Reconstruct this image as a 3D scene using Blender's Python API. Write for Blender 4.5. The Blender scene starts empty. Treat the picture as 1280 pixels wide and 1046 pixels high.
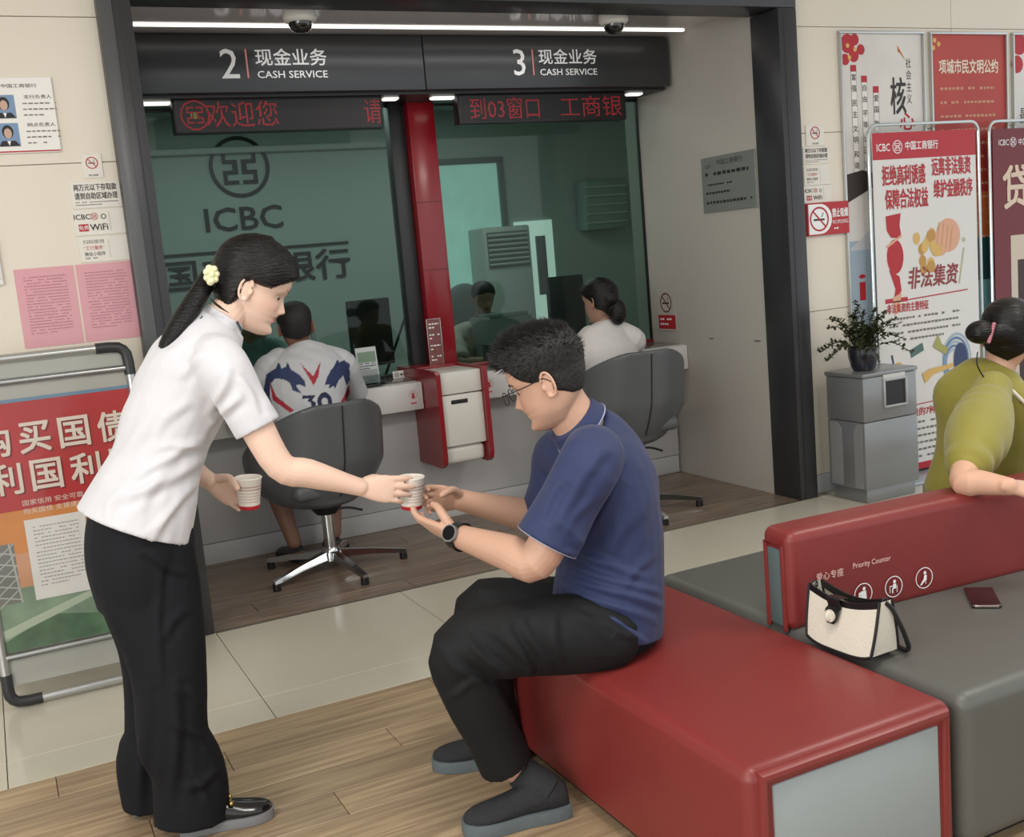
import bpy, bmesh, math, random
import numpy as np
from mathutils import Vector, Matrix
random.seed(7); rng = np.random.default_rng(7)
scn = bpy.context.scene
COL = scn.collection
PI = math.pi

# ------------------------------------------------------------------ camera
F = 1349.8
def _rot(a, b, c):
    ca, sa, cb, sb, cc, sc = math.cos(a), math.sin(a), math.cos(b), math.sin(b), math.cos(c), math.sin(c)
    return (np.array([[ca, -sa, 0], [sa, ca, 0], [0, 0, 1]]) @ np.array([[1, 0, 0], [0, cb, -sb], [0, sb, cb]])
            @ np.array([[cc, -sc, 0], [sc, cc, 0], [0, 0, 1]]))
RC = _rot(-0.444699, 1.420006, -0.088406)
CP = np.array([0, 0, 1.42])
cd = bpy.data.cameras.new('camera'); cam = bpy.data.objects.new('camera', cd); COL.objects.link(cam)
cd.sensor_width = 36; cd.sensor_fit = 'HORIZONTAL'; cd.lens = 36 * F / 1280; cd.clip_start = 0.05; cd.clip_end = 60
mw = Matrix([list(RC[i]) + [CP[i]] for i in range(3)] + [[0, 0, 0, 1]]); cam.matrix_world = mw
scn.camera = cam
scn.view_settings.view_transform = 'Standard'; scn.view_settings.look = 'None'
scn.view_settings.gamma = 1; scn.view_settings.use_curve_mapping = False
scn.view_settings.exposure = 0.14
def at(px, py, axis, val):
    """a point of the photograph on the plane axis = val, in metres"""
    d = RC @ np.array([(px - 640) / F, -(py - 523) / F, -1.0])
    t = (val - CP[axis]) / d[axis]
    return Vector(CP + t * d)
def P(px, py, Y): return at(px, py, 1, Y)

# ------------------------------------------------------------------ world + lights
w = bpy.data.worlds.new('lobby_daylight'); scn.world = w; w.use_nodes = True
nt = w.node_tree; bg = nt.nodes['Background']
bg.inputs['Color'].default_value = (0.93, 0.97, 1.0, 1); bg.inputs['Strength'].default_value = 1.0
def area(name, loc, rot, size, power, color=(1, 1, 1), sy=None):
    l = bpy.data.lights.new(name, 'AREA'); l.energy = power; l.color = color
    l.shape = 'RECTANGLE'; l.size = size; l.size_y = sy or size
    o = bpy.data.objects.new(name, l); COL.objects.link(o); o.location = loc; o.rotation_euler = rot
    return o
# ceiling panel lights of the lobby
for i, (x, y) in enumerate([(-1.2, 1.2), (1.0, 1.2), (3.4, 1.6)]):
    area('lobby_ceiling_light', (x, y, 2.92), (0, 0, 0), 0.9, 30, (1, 0.96, 0.9))
# daylight from the glazed shop front behind and left of the camera
area('shopfront_daylight', (-2.8, -0.6, 1.7), (math.radians(80), 0, math.radians(-62)), 2.6, 80, (1, 0.97, 0.92), 2.2)
for x, y in [(1.6, 7.0), (3.2, 7.0)]:
    area('teller_room_fill', (x, y, 2.58), (0, 0, 0), 0.8, 11, (0.9, 1, 0.98))  # fill lights added to brighten the enclosed room behind the glass
area('niche_light', (2.2, 5.0, 2.5), (0, 0, 0), 1.6, 3, (1, 0.98, 0.95), 0.12)

# ------------------------------------------------------------------ materials
def lin(h):
    if isinstance(h, str):
        h = h.lstrip('#'); c = [int(h[i:i + 2], 16) / 255 for i in (0, 2, 4)]
    else: c = h
    return tuple(x / 12.92 if x <= 0.04045 else ((x + 0.055) / 1.055) ** 2.4 for x in c)
MATS = {}
def M(name, col='#808080', rough=0.5, metal=0.0, bump=0.0, bscale=40, var=0.0, vscale=6, stretch=None, spec=0.5,
      emit=None, estr=1.0, coat=0.0, sheen=0.0, sss=0.0, attr=None):
    if name in MATS: return MATS[name]
    m = bpy.data.materials.new(name); m.use_nodes = True; MATS[name] = m
    n = m.node_tree.nodes; l = m.node_tree.links; b = n['Principled BSDF']
    c = lin(col); b.inputs['Base Color'].default_value = (*c, 1); b.inputs['Roughness'].default_value = rough
    b.inputs['Metallic'].default_value = metal; b.inputs['Specular IOR Level'].default_value = spec
    if coat: b.inputs['Coat Weight'].default_value = coat; b.inputs['Coat Roughness'].default_value = 0.15
    if sheen: b.inputs['Sheen Weight'].default_value = sheen
    if sss: b.inputs['Subsurface Weight'].default_value = sss; b.inputs['Subsurface Radius'].default_value = (0.01, 0.004, 0.002)
    if emit: b.inputs['Emission Color'].default_value = (*lin(emit), 1); b.inputs['Emission Strength'].default_value = estr
    tc = n.new('ShaderNodeTexCoord'); mp = n.new('ShaderNodeMapping'); l.new(tc.outputs['Object'], mp.inputs['Vector'])
    if stretch: mp.inputs['Scale'].default_value = stretch
    src = None
    if attr:
        a = n.new('ShaderNodeAttribute'); a.attribute_name = attr; src = a.outputs['Color']; l.new(src, b.inputs['Base Color'])
    if var:
        no = n.new('ShaderNodeTexNoise'); no.inputs['Scale'].default_value = vscale; no.inputs['Detail'].default_value = 5
        l.new(mp.outputs['Vector'], no.inputs['Vector'])
        hs = n.new('ShaderNodeHueSaturation'); hs.inputs['Color'].default_value = (*c, 1)
        if src: l.new(src, hs.inputs['Color'])
        mr = n.new('ShaderNodeMapRange'); mr.inputs['To Min'].default_value = 1 - var; mr.inputs['To Max'].default_value = 1 + var
        mr.inputs['From Min'].default_value = 0.3; mr.inputs['From Max'].default_value = 0.7
        l.new(no.outputs['Fac'], mr.inputs['Value']); l.new(mr.outputs['Result'], hs.inputs['Value'])
        l.new(hs.outputs['Color'], b.inputs['Base Color'])
    if bump:
        no = n.new('ShaderNodeTexNoise'); no.inputs['Scale'].default_value = bscale; no.inputs['Detail'].default_value = 4
        l.new(mp.outputs['Vector'], no.inputs['Vector'])
        bp = n.new('ShaderNodeBump'); bp.inputs['Strength'].default_value = bump; bp.inputs['Distance'].default_value = 0.01
        l.new(no.outputs['Fac'], bp.inputs['Height']); l.new(bp.outputs['Normal'], b.inputs['Normal'])
    return m
def wood_mat(name, c1, c2, rough):
    m = bpy.data.materials.new(name); m.use_nodes = True; n = m.node_tree.nodes; l = m.node_tree.links; b = n['Principled BSDF']
    tc = n.new('ShaderNodeTexCoord'); oi = n.new('ShaderNodeObjectInfo')
    ad = n.new('ShaderNodeVectorMath'); ad.operation = 'ADD'
    sc = n.new('ShaderNodeVectorMath'); sc.operation = 'SCALE'; sc.inputs['Scale'].default_value = 37
    cb = n.new('ShaderNodeCombineXYZ'); l.new(oi.outputs['Random'], cb.inputs['X']); l.new(oi.outputs['Random'], cb.inputs['Y'])
    l.new(cb.outputs['Vector'], sc.inputs['Vector']); l.new(tc.outputs['Object'], ad.inputs[0]); l.new(sc.outputs['Vector'], ad.inputs[1])
    mp = n.new('ShaderNodeMapping'); mp.inputs['Scale'].default_value = (1.6, 30, 1); l.new(ad.outputs['Vector'], mp.inputs['Vector'])
    no = n.new('ShaderNodeTexNoise'); no.inputs['Scale'].default_value = 1.6; no.inputs['Detail'].default_value = 7; no.inputs['Distortion'].default_value = 0.5
    l.new(mp.outputs['Vector'], no.inputs['Vector'])
    rp = n.new('ShaderNodeValToRGB'); rp.color_ramp.elements[0].position = 0.33; rp.color_ramp.elements[1].position = 0.66
    rp.color_ramp.elements[0].color = (*lin(c1), 1); rp.color_ramp.elements[1].color = (*lin(c2), 1)
    l.new(no.outputs['Fac'], rp.inputs['Fac'])
    hs = n.new('ShaderNodeHueSaturation'); mr = n.new('ShaderNodeMapRange'); mr.inputs['To Min'].default_value = 0.86; mr.inputs['To Max'].default_value = 1.1
    l.new(oi.outputs['Random'], mr.inputs['Value']); l.new(mr.outputs['Result'], hs.inputs['Value']); l.new(rp.outputs['Color'], hs.inputs['Color'])
    l.new(hs.outputs['Color'], b.inputs['Base Color']); b.inputs['Roughness'].default_value = rough
    bp = n.new('ShaderNodeBump'); bp.inputs['Strength'].default_value = 0.15; bp.inputs['Distance'].default_value = 0.004
    l.new(no.outputs['Fac'], bp.inputs['Height']); l.new(bp.outputs['Normal'], b.inputs['Normal'])
    MATS[name] = m; return m
def glass_mat(name, tint, refl, rough=0.0):
    m = bpy.data.materials.new(name); m.use_nodes = True; n = m.node_tree.nodes; l = m.node_tree.links
    n.remove(n['Principled BSDF']); out = n['Material Output']
    t = n.new('ShaderNodeBsdfTransparent'); t.inputs['Color'].default_value = (*lin(tint), 1)
    g = n.new('ShaderNodeBsdfGlossy'); g.inputs['Roughness'].default_value = rough
    mx = n.new('ShaderNodeMixShader'); lw = n.new('ShaderNodeFresnel'); lw.inputs['IOR'].default_value = refl
    l.new(lw.outputs[0], mx.inputs[0]); l.new(t.outputs[0], mx.inputs[1]); l.new(g.outputs[0], mx.inputs[2]); l.new(mx.outputs[0], out.inputs['Surface'])
    MATS[name] = m; return m

# ------------------------------------------------------------------ object helpers
def link(o, parent=None):
    COL.objects.link(o)
    if parent is not None:
        o.parent = parent
        if o.type != 'EMPTY' or True: o.matrix_parent_inverse = Matrix.Identity(4)
    return o
def tag(o, label=None, cat=None, group=None, kind=None):
    if label: o['label'] = label
    if cat: o['category'] = cat
    if group: o['group'] = group
    if kind: o['kind'] = kind
    return o
def thing(name, label, cat, loc=(0, 0, 0), rotz=0.0, group=None):
    o = bpy.data.objects.new(name, None); o.empty_display_size = 0.1; link(o); o.location = loc; o.rotation_euler = (0, 0, rotz)
    return tag(o, label, cat, group)
def struct(o): o['kind'] = 'structure'; return o
class MB:
    """collects simple shapes and links them as one mesh object"""
    def __init__(s): s.bm = bmesh.new()
    def _add(s, vs, mat):
        for v in vs: v.co = mat @ v.co
    def box(s, c, d, bevel=0.0, seg=2, rot=None):
        r = bmesh.ops.create_cube(s.bm, size=1.0); vs = r['verts']
        for v in vs: v.co = Vector((v.co.x * d[0], v.co.y * d[1], v.co.z * d[2]))
        if bevel:
            es = list({e for v in vs for e in v.link_edges})
            r2 = bmesh.ops.bevel(s.bm, geom=es, offset=bevel, segments=seg, profile=0.5, affect='EDGES')
            allv = set(r2['verts']); 
            for v in vs:
                if v.is_valid: allv.add(v)
            vs = [v for v in allv if v.is_valid]
        m = Matrix.Translation(Vector(c)) @ (rot.to_4x4() if rot is not None else Matrix.Identity(4))
        s._add(vs, m); return s
    def cyl(s, p0, p1, r, r2=None, n=20, caps=True):
        p0 = Vector(p0); p1 = Vector(p1); d = p1 - p0
        r_ = bmesh.ops.create_cone(s.bm, cap_ends=caps, cap_tris=False, segments=n, radius1=r, radius2=r if r2 is None else r2, depth=d.length)
        q = d.to_track_quat('Z', 'Y').to_matrix().to_4x4()
        s._add(r_['verts'], Matrix.Translation((p0 + p1) / 2) @ q); return s
    def sph(s, c, r, n=20, scale=(1, 1, 1), rot=None):
        r_ = bmesh.ops.create_uvsphere(s.bm, u_segments=n, v_segments=max(8, n // 2), radius=1.0)
        m = Matrix.Translation(Vector(c)) @ (rot.to_4x4() if rot is not None else Matrix.Identity(4)) @ Matrix.Diagonal((r * scale[0], r * scale[1], r * scale[2], 1))
        s._add(r_['verts'], m); return s
    def lathe(s, prof, n=32, mat=Matrix.Identity(4)):
        rings = []
        for (r, z) in prof:
            if r < 1e-6: rings.append([s.bm.verts.new(mat @ Vector((0, 0, z)))])
            else: rings.append([s.bm.verts.new(mat @ Vector((r * math.cos(2 * PI * k / n), r * math.sin(2 * PI * k / n), z))) for k in range(n)])
        for a, b in zip(rings, rings[1:]):
            for k in range(n):
                k2 = (k + 1) % n
                if len(a) == 1 and len(b) == 1: continue
                if len(a) == 1: s.bm.faces.new((a[0], b[k2], b[k]))
                elif len(b) == 1: s.bm.faces.new((a[k], a[k2], b[0]))
                else: s.bm.faces.new((a[k], a[k2], b[k2], b[k]))
        return s
    def raw(s, V, Fc):
        vs = [s.bm.verts.new(Vector(v)) for v in V]
        for f in Fc:
            try: s.bm.faces.new([vs[i] for i in f])
            except ValueError: pass
        return s
    def tube(s, pts, r, n=10, closed=False, caps=True):
        V, Fc = tube_vf(pts, r, n=n, sub=1, closed=closed, caps=caps); return s.raw(V, Fc)
    def prism(s, poly, z0, z1, mat=Matrix.Identity(4)):
        n = len(poly); V = [mat @ Vector((x, y, z0)) for x, y in poly] + [mat @ Vector((x, y, z1)) for x, y in poly]
        Fc = [tuple(range(n))[::-1], tuple(range(n, 2 * n))] + [(i, (i + 1) % n, n + (i + 1) % n, n + i) for i in range(n)]
        return s.raw(V, Fc)
    def build(s, name, mat, parent=None, smooth=True, loc=None, ang=35):
        bmesh.ops.recalc_face_normals(s.bm, faces=s.bm.faces)
        me = bpy.data.meshes.new(name); s.bm.to_mesh(me); s.bm.free()
        if mat: me.materials.append(mat)
        o = bpy.data.objects.new(name, me); link(o, parent)
        if loc is not None: o.location = loc
        if smooth:
            me.polygons.foreach_set('use_smooth', [True] * len(me.polygons))
            me.set_sharp_from_angle(angle=math.radians(ang))
        return o
def catm(pts, sub):
    pts = [np.array(p, float) for p in pts]
    if sub <= 1 or len(pts) < 3:
        if sub <= 1: return np.array(pts)
        a, b = pts[0], pts[-1]; return np.array([a + (b - a) * t for t in np.linspace(0, 1, sub + 1)])
    out = []; n = len(pts)
    for i in range(n - 1):
        p0 = pts[i - 1] if i > 0 else 2 * pts[0] - pts[1]; p1 = pts[i]; p2 = pts[i + 1]; p3 = pts[i + 2] if i + 2 < n else 2 * pts[-1] - pts[-2]
        for k in range(sub):
            t = k / sub
            out.append(0.5 * ((2 * p1) + (-p0 + p2) * t + (2 * p0 - 5 * p1 + 4 * p2 - p3) * t * t + (-p0 + 3 * p1 - 3 * p2 + p3) * t ** 3))
    out.append(pts[-1]); return np.array(out)
def tube_vf(pts, r, n=12, sub=4, side=None, closed=False, caps=True, round_caps=False, flat=(False, False)):
    """loft along pts; r is a number or one number / (a, b) pair per point; a lies along 'side'"""
    pts = [tuple(p) for p in pts]
    if not hasattr(r, '__len__'): r = [r] * len(pts)
    R = [(q, q) if not hasattr(q, '__len__') else q for q in r]
    if closed: C = np.array(pts); RR = np.array(R, float)
    else:
        Z = catm([tuple(p) + tuple(q) for p, q in zip(pts, R)], sub); C = Z[:, :3]; RR = np.maximum(Z[:, 3:], 1e-4)
    if round_caps and not closed:
        def cap(c, d, q, steps=4):
            o = []
            for k in range(1, steps + 1):
                a = k / (steps + 0.35) * PI / 2
                o.append((c + d * math.sin(a) * min(q) * 0.95, q * math.cos(a)))
            return o
        if not flat[1]:
            d1 = C[-1] - C[-2]; d1 /= np.linalg.norm(d1)
            for c, q in cap(C[-1].copy(), d1, RR[-1].copy()): C = np.vstack([C, c]); RR = np.vstack([RR, q])
        if not flat[0]:
            d0 = C[0] - C[1]; d0 /= np.linalg.norm(d0)
            for c, q in cap(C[0].copy(), d0, RR[0].copy()): C = np.vstack([c, C]); RR = np.vstack([q, RR])
    N = len(C); T = np.zeros_like(C)
    for i in range(N):
        a = C[(i + 1) % N] if (closed or i < N - 1) else C[i]; b = C[(i - 1) % N] if (closed or i > 0) else C[i]
        T[i] = (a - b); T[i] /= (np.linalg.norm(T[i]) + 1e-12)
    V = []; prev = None
    for i in range(N):
        t = T[i]
        if side is not None: s_ = np.array(side, float) - np.dot(side, t) * t
        elif prev is not None: s_ = prev - np.dot(prev, t) * t
        else:
            h = np.array([0, 0, 1.0]) if abs(t[2]) < 0.9 else np.array([1.0, 0, 0]); s_ = np.cross(t, h)
        if np.linalg.norm(s_) < 1e-6: s_ = prev
        s_ = s_ / np.linalg.norm(s_); prev = s_; u = np.cross(t, s_)
        for k in range(n):
            an = 2 * PI * k / n; V.append(C[i] + s_ * math.cos(an) * RR[i, 0] + u * math.sin(an) * RR[i, 1])
    Fc = []
    for i in range(N if closed else N - 1):
        j = (i + 1) % N
        for k in range(n):
            k2 = (k + 1) % n; Fc.append((i * n + k, i * n + k2, j * n + k2, j * n + k))
    if caps and not closed:
        Fc.append(tuple(range(n))[::-1]); Fc.append(tuple(range((N - 1) * n, N * n)))
    return [Vector(v) for v in V], Fc
def rotm(xd, zd):
    """matrix whose x axis is xd and z axis close to zd"""
    x = Vector(xd).normalized(); z = Vector(zd); z = (z - x * z.dot(x)).normalized(); y = z.cross(x)
    return Matrix((x, y, z)).transposed()
def tmat(o, right, up):
    r = Vector(right).normalized(); u = Vector(up).normalized(); n = r.cross(u)
    m = Matrix((r, u, n)).transposed().to_4x4(); m.translation = Vector(o); return m
# ------------------------------------------------------------------ flat print on a plane
_tc = {}
def text_vf(s, bold=0.0):
    k = (s, bold)
    if k in _tc: return _tc[k]
    cu = bpy.data.curves.new('lettering', 'FONT'); cu.body = s; cu.resolution_u = 2; cu.offset = bold; cu.size = 1
    o = bpy.data.objects.new('lettering', cu); COL.objects.link(o)
    me = bpy.data.meshes.new_from_object(o.evaluated_get(bpy.context.evaluated_depsgraph_get()))
    V = np.array([v.co[:] for v in me.vertices]).reshape(-1, 3)[:, :2]; Fc = [tuple(p.vertices) for p in me.polygons]
    bpy.data.objects.remove(o); bpy.data.curves.remove(cu); bpy.data.meshes.remove(me)
    V = V - (V.min(0) + V.max(0)) / 2; _tc[k] = (V, Fc); return _tc[k]
class Print:
    """flat print on a board: everything of one name and material becomes one part"""
    def __init__(s, m, parent, dz=0.0004): s.m = m; s.p = parent; s.dz = dz; s.d = {}; s.n = 0
    def _put(s, name, mat, V, Fc, layer):
        a = s.d.setdefault((name, mat), [[], []]); b = len(a[0])
        s.n += 1; z = layer * s.dz + (s.n % 30) * 1.2e-5
        a[0] += [(x, y, z) for x, y in V]; a[1] += [tuple(i + b for i in f) for f in Fc]
    def rect(s, u0, v0, u1, v1, mat, name='printed_field', layer=1): s._put(name, mat, [(u0, v0), (u1, v0), (u1, v1), (u0, v1)], [(0, 1, 2, 3)], layer)
    def poly(s, pts, mat, name='printed_shape', layer=2): s._put(name, mat, pts, [tuple(range(len(pts)))], layer)
    def disc(s, u, v, r, mat, name='printed_shape', layer=2, ry=None, n=24):
        s.poly([(u + r * math.cos(2 * PI * k / n), v + (ry or r) * math.sin(2 * PI * k / n)) for k in range(n)], mat, name, layer)
    def ring(s, u, v, r, t, mat, name='printed_shape', layer=2, ry=None, n=36):
        ry = ry or r; q = (r - t) / r
        V = [(u + r * math.cos(2 * PI * k / n), v + ry * math.sin(2 * PI * k / n)) for k in range(n)] + [(u + r * q * math.cos(2 * PI * k / n), v + ry * q * math.sin(2 * PI * k / n)) for k in range(n)]
        s._put(name, mat, V, [(k, (k + 1) % n, n + (k + 1) % n, n + k) for k in range(n)], layer)
    def line(s, u0, v0, u1, v1, t, mat, name='printed_line', layer=2):
        d = np.array([u1 - u0, v1 - v0]); d = d / np.linalg.norm(d); q = np.array([-d[1], d[0]]) * t / 2
        s.poly([(u0 - q[0], v0 - q[1]), (u1 - q[0], v1 - q[1]), (u1 + q[0], v1 + q[1]), (u0 + q[0], v0 + q[1])], mat, name, layer)
    def text(s, t, u, v, h, mat, w=None, align='c', bold=0.0, layer=3, name='lettering', shear=0.0):
        V, Fc = text_vf(t, 0.0); hh = V[:, 1].max() - V[:, 1].min(); ww = V[:, 0].max() - V[:, 0].min()
        sy = h / hh; sx = (w / ww) if w else sy
        X = V[:, 0] * sx + V[:, 1] * sy * shear; Y = V[:, 1] * sy; W = ww * sx
        du = 0 if align == 'c' else (W / 2 if align == 'l' else -W / 2)
        e = bold * h * 0.9
        for ex, ey_ in (((-e, -e), (e, -e), (e, e), (-e, e)) if bold else ((0, 0),)): s._put(name, mat, list(zip(X + u + du + ex, Y + v + ey_)), Fc, layer)
    def column(s, t, u, v0, h, pitch, mat, bold=0.0, w=None, name='lettering'):
        for i, ch in enumerate(t):
            if ch != ' ': s.text(ch, u, v0 - i * pitch, h, mat, w=w or h, bold=bold, name=name)
    def bars(s, u0, u1, v1, v0, n, mat, th=0.45, seed=1, name='fine_print', last=0.6):
        """rows of print too small to read"""
        r = random.Random(seed); p = abs(v1 - v0) / n
        for i in range(n):
            y = v1 - p * (i + 0.5); x = u0; e = u1 if i < n - 1 else u0 + (u1 - u0) * last
            while x < e:
                L = p * r.uniform(0.5, 0.8); 
                if r.random() > 0.12: s.rect(x, y - p * th / 2 * r.uniform(0.7, 1), min(x + L, e), y + p * th / 2 * r.uniform(0.7, 1), mat, name, 3)
                x += L + p * 0.22
    def logo(s, u, v, r, mat, name='emblem', layer=3, ringt=0.13):
        s.ring(u, v, r, r * ringt, mat, name, layer)
        k = r * 0.56; t = k * 0.23; g = k * 0.12
        for sx in (-1, 1):
            def R(a, b, c, d): s.rect(u + min(sx * a, sx * c) * k, v + b * k, u + max(sx * a, sx * c) * k, v + d * k, mat, name, layer)
            R(0.12, 0.78, 1.0, 1.0); R(0.78, 0.42, 1.0, 0.78); R(0.12, 0.2, 1.0, 0.42); R(0.12, -0.2, 0.42, 0.2)
            R(0.12, -0.42, 1.0, -0.2); R(0.78, -0.78, 1.0, -0.42); R(0.12, -1.0, 1.0, -0.78)
    def nosmoke(s, u, v, r, red, dark, layer=3):
        s.line(u - r * 0.6, v - r * 0.05, u + r * 0.55, v - r * 0.05, r * 0.16, dark, 'printed_cigarette', layer)
        s.line(u + r * 0.25, v + r * 0.15, u + r * 0.45, v + r * 0.5, r * 0.08, dark, 'printed_cigarette', layer)
        s.ring(u, v, r, r * 0.15, red, 'prohibition_ring', layer + 1)
        s.line(u - r * 0.62, v + r * 0.62, u + r * 0.62, v - r * 0.62, r * 0.14, red, 'prohibition_ring', layer + 1)
    def build(s):
        out = []
        for (name, mat), (V, Fc) in s.d.items():
            me = bpy.data.meshes.new(name); me.from_pydata([tuple(s.m @ Vector(v)) for v in V], [], Fc); me.materials.append(mat)
            o = bpy.data.objects.new(name, me); link(o, s.p); out.append(o)
            if name in ('fine_print', 'matrix_grid', 'led_characters', 'printed_coins', 'seat_symbol', 'printed_tower'): o['kind'] = 'stuff'
        return out
def deform(o, fn):
    me = o.data; n = len(me.vertices); co = np.empty(n * 3); me.vertices.foreach_get('co', co); co = co.reshape(-1, 3)
    no = np.empty(n * 3); me.vertex_normals.foreach_get('vector', no); no = no.reshape(-1, 3)
    co = fn(co, no); me.vertices.foreach_set('co', co.ravel()); me.update()
def folds(co, no, segs):
    d = np.zeros(len(co))
    for p0, p1, amp, wd in segs:
        p0 = np.array(p0); p1 = np.array(p1); v = p1 - p0; L = v @ v
        t = np.clip((co - p0) @ v / L, 0, 1); q = co - (p0 + t[:, None] * v); r = np.linalg.norm(q, axis=1)
        d += 1.7 * amp * np.exp(-(r / wd) ** 2) * (1 - 0.5 * np.abs(2 * t - 1))
    return co + no * d[:, None]
RCi = RC.T
def to_px(co):
    q = (co - CP) @ RC; return 640 - F * q[:, 0] / q[:, 2], 523 + F * q[:, 1] / q[:, 2]
def creases(co, no, segs, k=1.0):
    """cloth creases pressed into the side that faces the lobby; ends given as points seen in the photograph"""
    x, y = to_px(co); v = co - CP; v /= np.linalg.norm(v, axis=1)[:, None]; f = np.clip(-(no * v).sum(1) * 2.5, 0, 1); d = np.zeros(len(co))
    for x0, y0, x1, y1, amp, wd in segs:
        dx, dy = x1 - x0, y1 - y0; L = dx * dx + dy * dy; t = ((x - x0) * dx + (y - y0) * dy) / L; tc = np.clip(t, 0, 1)
        s_ = ((x - x0) * dy - (y - y0) * dx) / math.sqrt(L); e = np.hypot(x - x0 - tc * dx, y - y0 - tc * dy); e = np.where((t < 0) | (t > 1), e, np.abs(s_))
        s_ = s_ + 2.5 * np.sin(t * 5 + x0); e = np.where((t < 0) | (t > 1), e, np.abs(s_)); w_ = np.sin(np.clip(tc * .9 + .05, 0, 1) * PI) ** .6
        d += amp * w_ * (np.exp(-(e / wd) ** 2) - 0.55 * np.exp(-((s_ - 1.7 * wd) / wd) ** 2) * ((t > 0) & (t < 1)))
    return co + no * (d * f * k)[:, None]
def ripples(co, no, k, amp, ph=0.0):
    k = np.array(k); s = np.sin(co @ k + ph + 1.5 * np.sin(co @ (k[[1, 2, 0]] * 0.4)))
    return co + no * (amp * s * (0.5 + 0.5 * np.sin(co @ (k[[2, 0, 1]] * 0.23) + ph)))[:, None]
def remesh(name, prims, voxel, smooth, mat, parent, keep=None):
    V = []; Fc = []
    for v, f in prims:
        b = len(V); V += [tuple(x) for x in v]; Fc += [tuple(i + b for i in q) for q in f]
    bm = bmesh.new(); vs = [bm.verts.new(v) for v in V]
    for f in Fc:
        try: bm.faces.new([vs[i] for i in f])
        except ValueError: pass
    bmesh.ops.recalc_face_normals(bm, faces=bm.faces)
    me = bpy.data.meshes.new(name); bm.to_mesh(me); bm.free()
    o = bpy.data.objects.new(name, me); COL.objects.link(o)
    r = o.modifiers.new('r', 'REMESH'); r.mode = 'VOXEL'; r.voxel_size = voxel
    if smooth:
        s = o.modifiers.new('s', 'SMOOTH'); s.factor = 0.5; s.iterations = smooth
    m2 = bpy.data.meshes.new_from_object(o.evaluated_get(bpy.context.evaluated_depsgraph_get()))
    bpy.data.objects.remove(o); m2.name = name
    m2.materials.clear(); m2.materials.append(mat)
    m2.polygons.foreach_set('use_smooth', [True] * len(m2.polygons))
    o = bpy.data.objects.new(name, m2); link(o, parent); return o
def ell(c, r, rot=None, n=24):
    V = []; Fc = []; h = n // 2
    m = (rot.to_3x3() if rot is not None else Matrix.Identity(3))
    V.append(Vector(c) + m @ Vector((0, 0, r[2])))
    for i in range(1, h):
        a = PI * i / h
        for k in range(n):
            b = 2 * PI * k / n; V.append(Vector(c) + m @ Vector((r[0] * math.sin(a) * math.cos(b), r[1] * math.sin(a) * math.sin(b), r[2] * math.cos(a))))
    V.append(Vector(c) + m @ Vector((0, 0, -r[2])))
    for k in range(n): Fc.append((0, 1 + k, 1 + (k + 1) % n))
    for i in range(h - 2):
        for k in range(n):
            a = 1 + i * n + k; b = 1 + i * n + (k + 1) % n; Fc.append((a, a + n, b + n, b))
    e = len(V) - 1
    for k in range(n): Fc.append((e, e - n + (k + 1) % n, e - n + k))
    return V, Fc

# ------------------------------------------------------------------ shared materials
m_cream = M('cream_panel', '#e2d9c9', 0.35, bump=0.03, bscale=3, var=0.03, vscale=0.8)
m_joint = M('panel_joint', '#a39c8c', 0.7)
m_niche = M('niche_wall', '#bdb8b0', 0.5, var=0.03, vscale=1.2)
m_tile = M('floor_tile', '#c9c3b3', 0.16, bump=0.02, bscale=2, var=0.03, vscale=2, spec=0.5)
m_grout = M('grout', '#4a463e', 0.8)
m_wood1 = wood_mat('oak_laminate', '#8a745b', '#b39c7c', 0.38)
m_wood2 = wood_mat('grey_oak_laminate', '#65564a', '#94806e', 0.32)
m_frame = M('charcoal_frame', '#3d3d40', 0.35, metal=0.3, var=0.05)
m_black = M('black_plastic', '#17181a', 0.4)
m_dark = M('dark_grey_plastic', '#2b2c2e', 0.4)
m_white = M('white_laminate', '#d9d8d6', 0.35, var=0.02)
m_counter = M('counter_front', '#c4c4c4', 0.35, var=0.03, vscale=1.5)
m_redp = M('red_lacquer', '#8c1420', 0.25, coat=0.3)
m_wprint = M('white_print', '#f2f2f2', 0.5)
m_rprint = M('red_print', '#b3202c', 0.5)
m_dkprint = M('dark_print', '#35302e', 0.6)
m_gprint = M('grey_print', '#77736e', 0.6)
m_paper = M('white_paper', '#e9e7e0', 0.6)
m_alu = M('brushed_aluminium', '#c3c5c4', 0.28, metal=0.85)
m_chrome = M('chrome', '#c9cbcc', 0.12, metal=1.0)

# ------------------------------------------------------------------ setting: floor
WY = 4.45      # plane of the lobby wall
fb = MB(); fb.box((1.4, 2.5, -0.02), (9.6, 8.4, 0.02)); floor = struct(fb.build('floor', m_grout, smooth=False))
def slab_mesh(name, sx, sy, g, mat, bev=0.0015):
    b = MB(); b.box((0, 0, 0), (sx - g, sy - g, 0.0096), bevel=bev, seg=1); o = b.build(name, mat, floor); return o
def lay(proto, name, x, y, first):
    o = proto if first else bpy.data.objects.new(name, proto.data)
    if not first: link(o, floor)
    o.location = (x, y, -0.0052); return o
pl = slab_mesh('plank', 1.2, 0.15, 0.002, m_wood1); k = 0
for r in range(24):
    y = 3.383 - 0.075 - 0.15 * r; off = (r * 0.47) % 1.2
    for c in range(8):
        x = -3.0 + off + 1.2 * c
        if x > 5.6: continue
        lay(pl, 'plank', x, y, k == 0); k += 1
pl2 = slab_mesh('plank', 1.2, 0.15, 0.002, m_wood2); k = 0
for r in range(8):
    y = 4.385 + 0.075 + 0.15 * r; off = (r * 0.53) % 1.2
    for c in range(4):
        x = 0.35 + off + 1.2 * c - 0.6
        o = lay(pl2, 'plank', x, y, k == 0); k += 1
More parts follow.
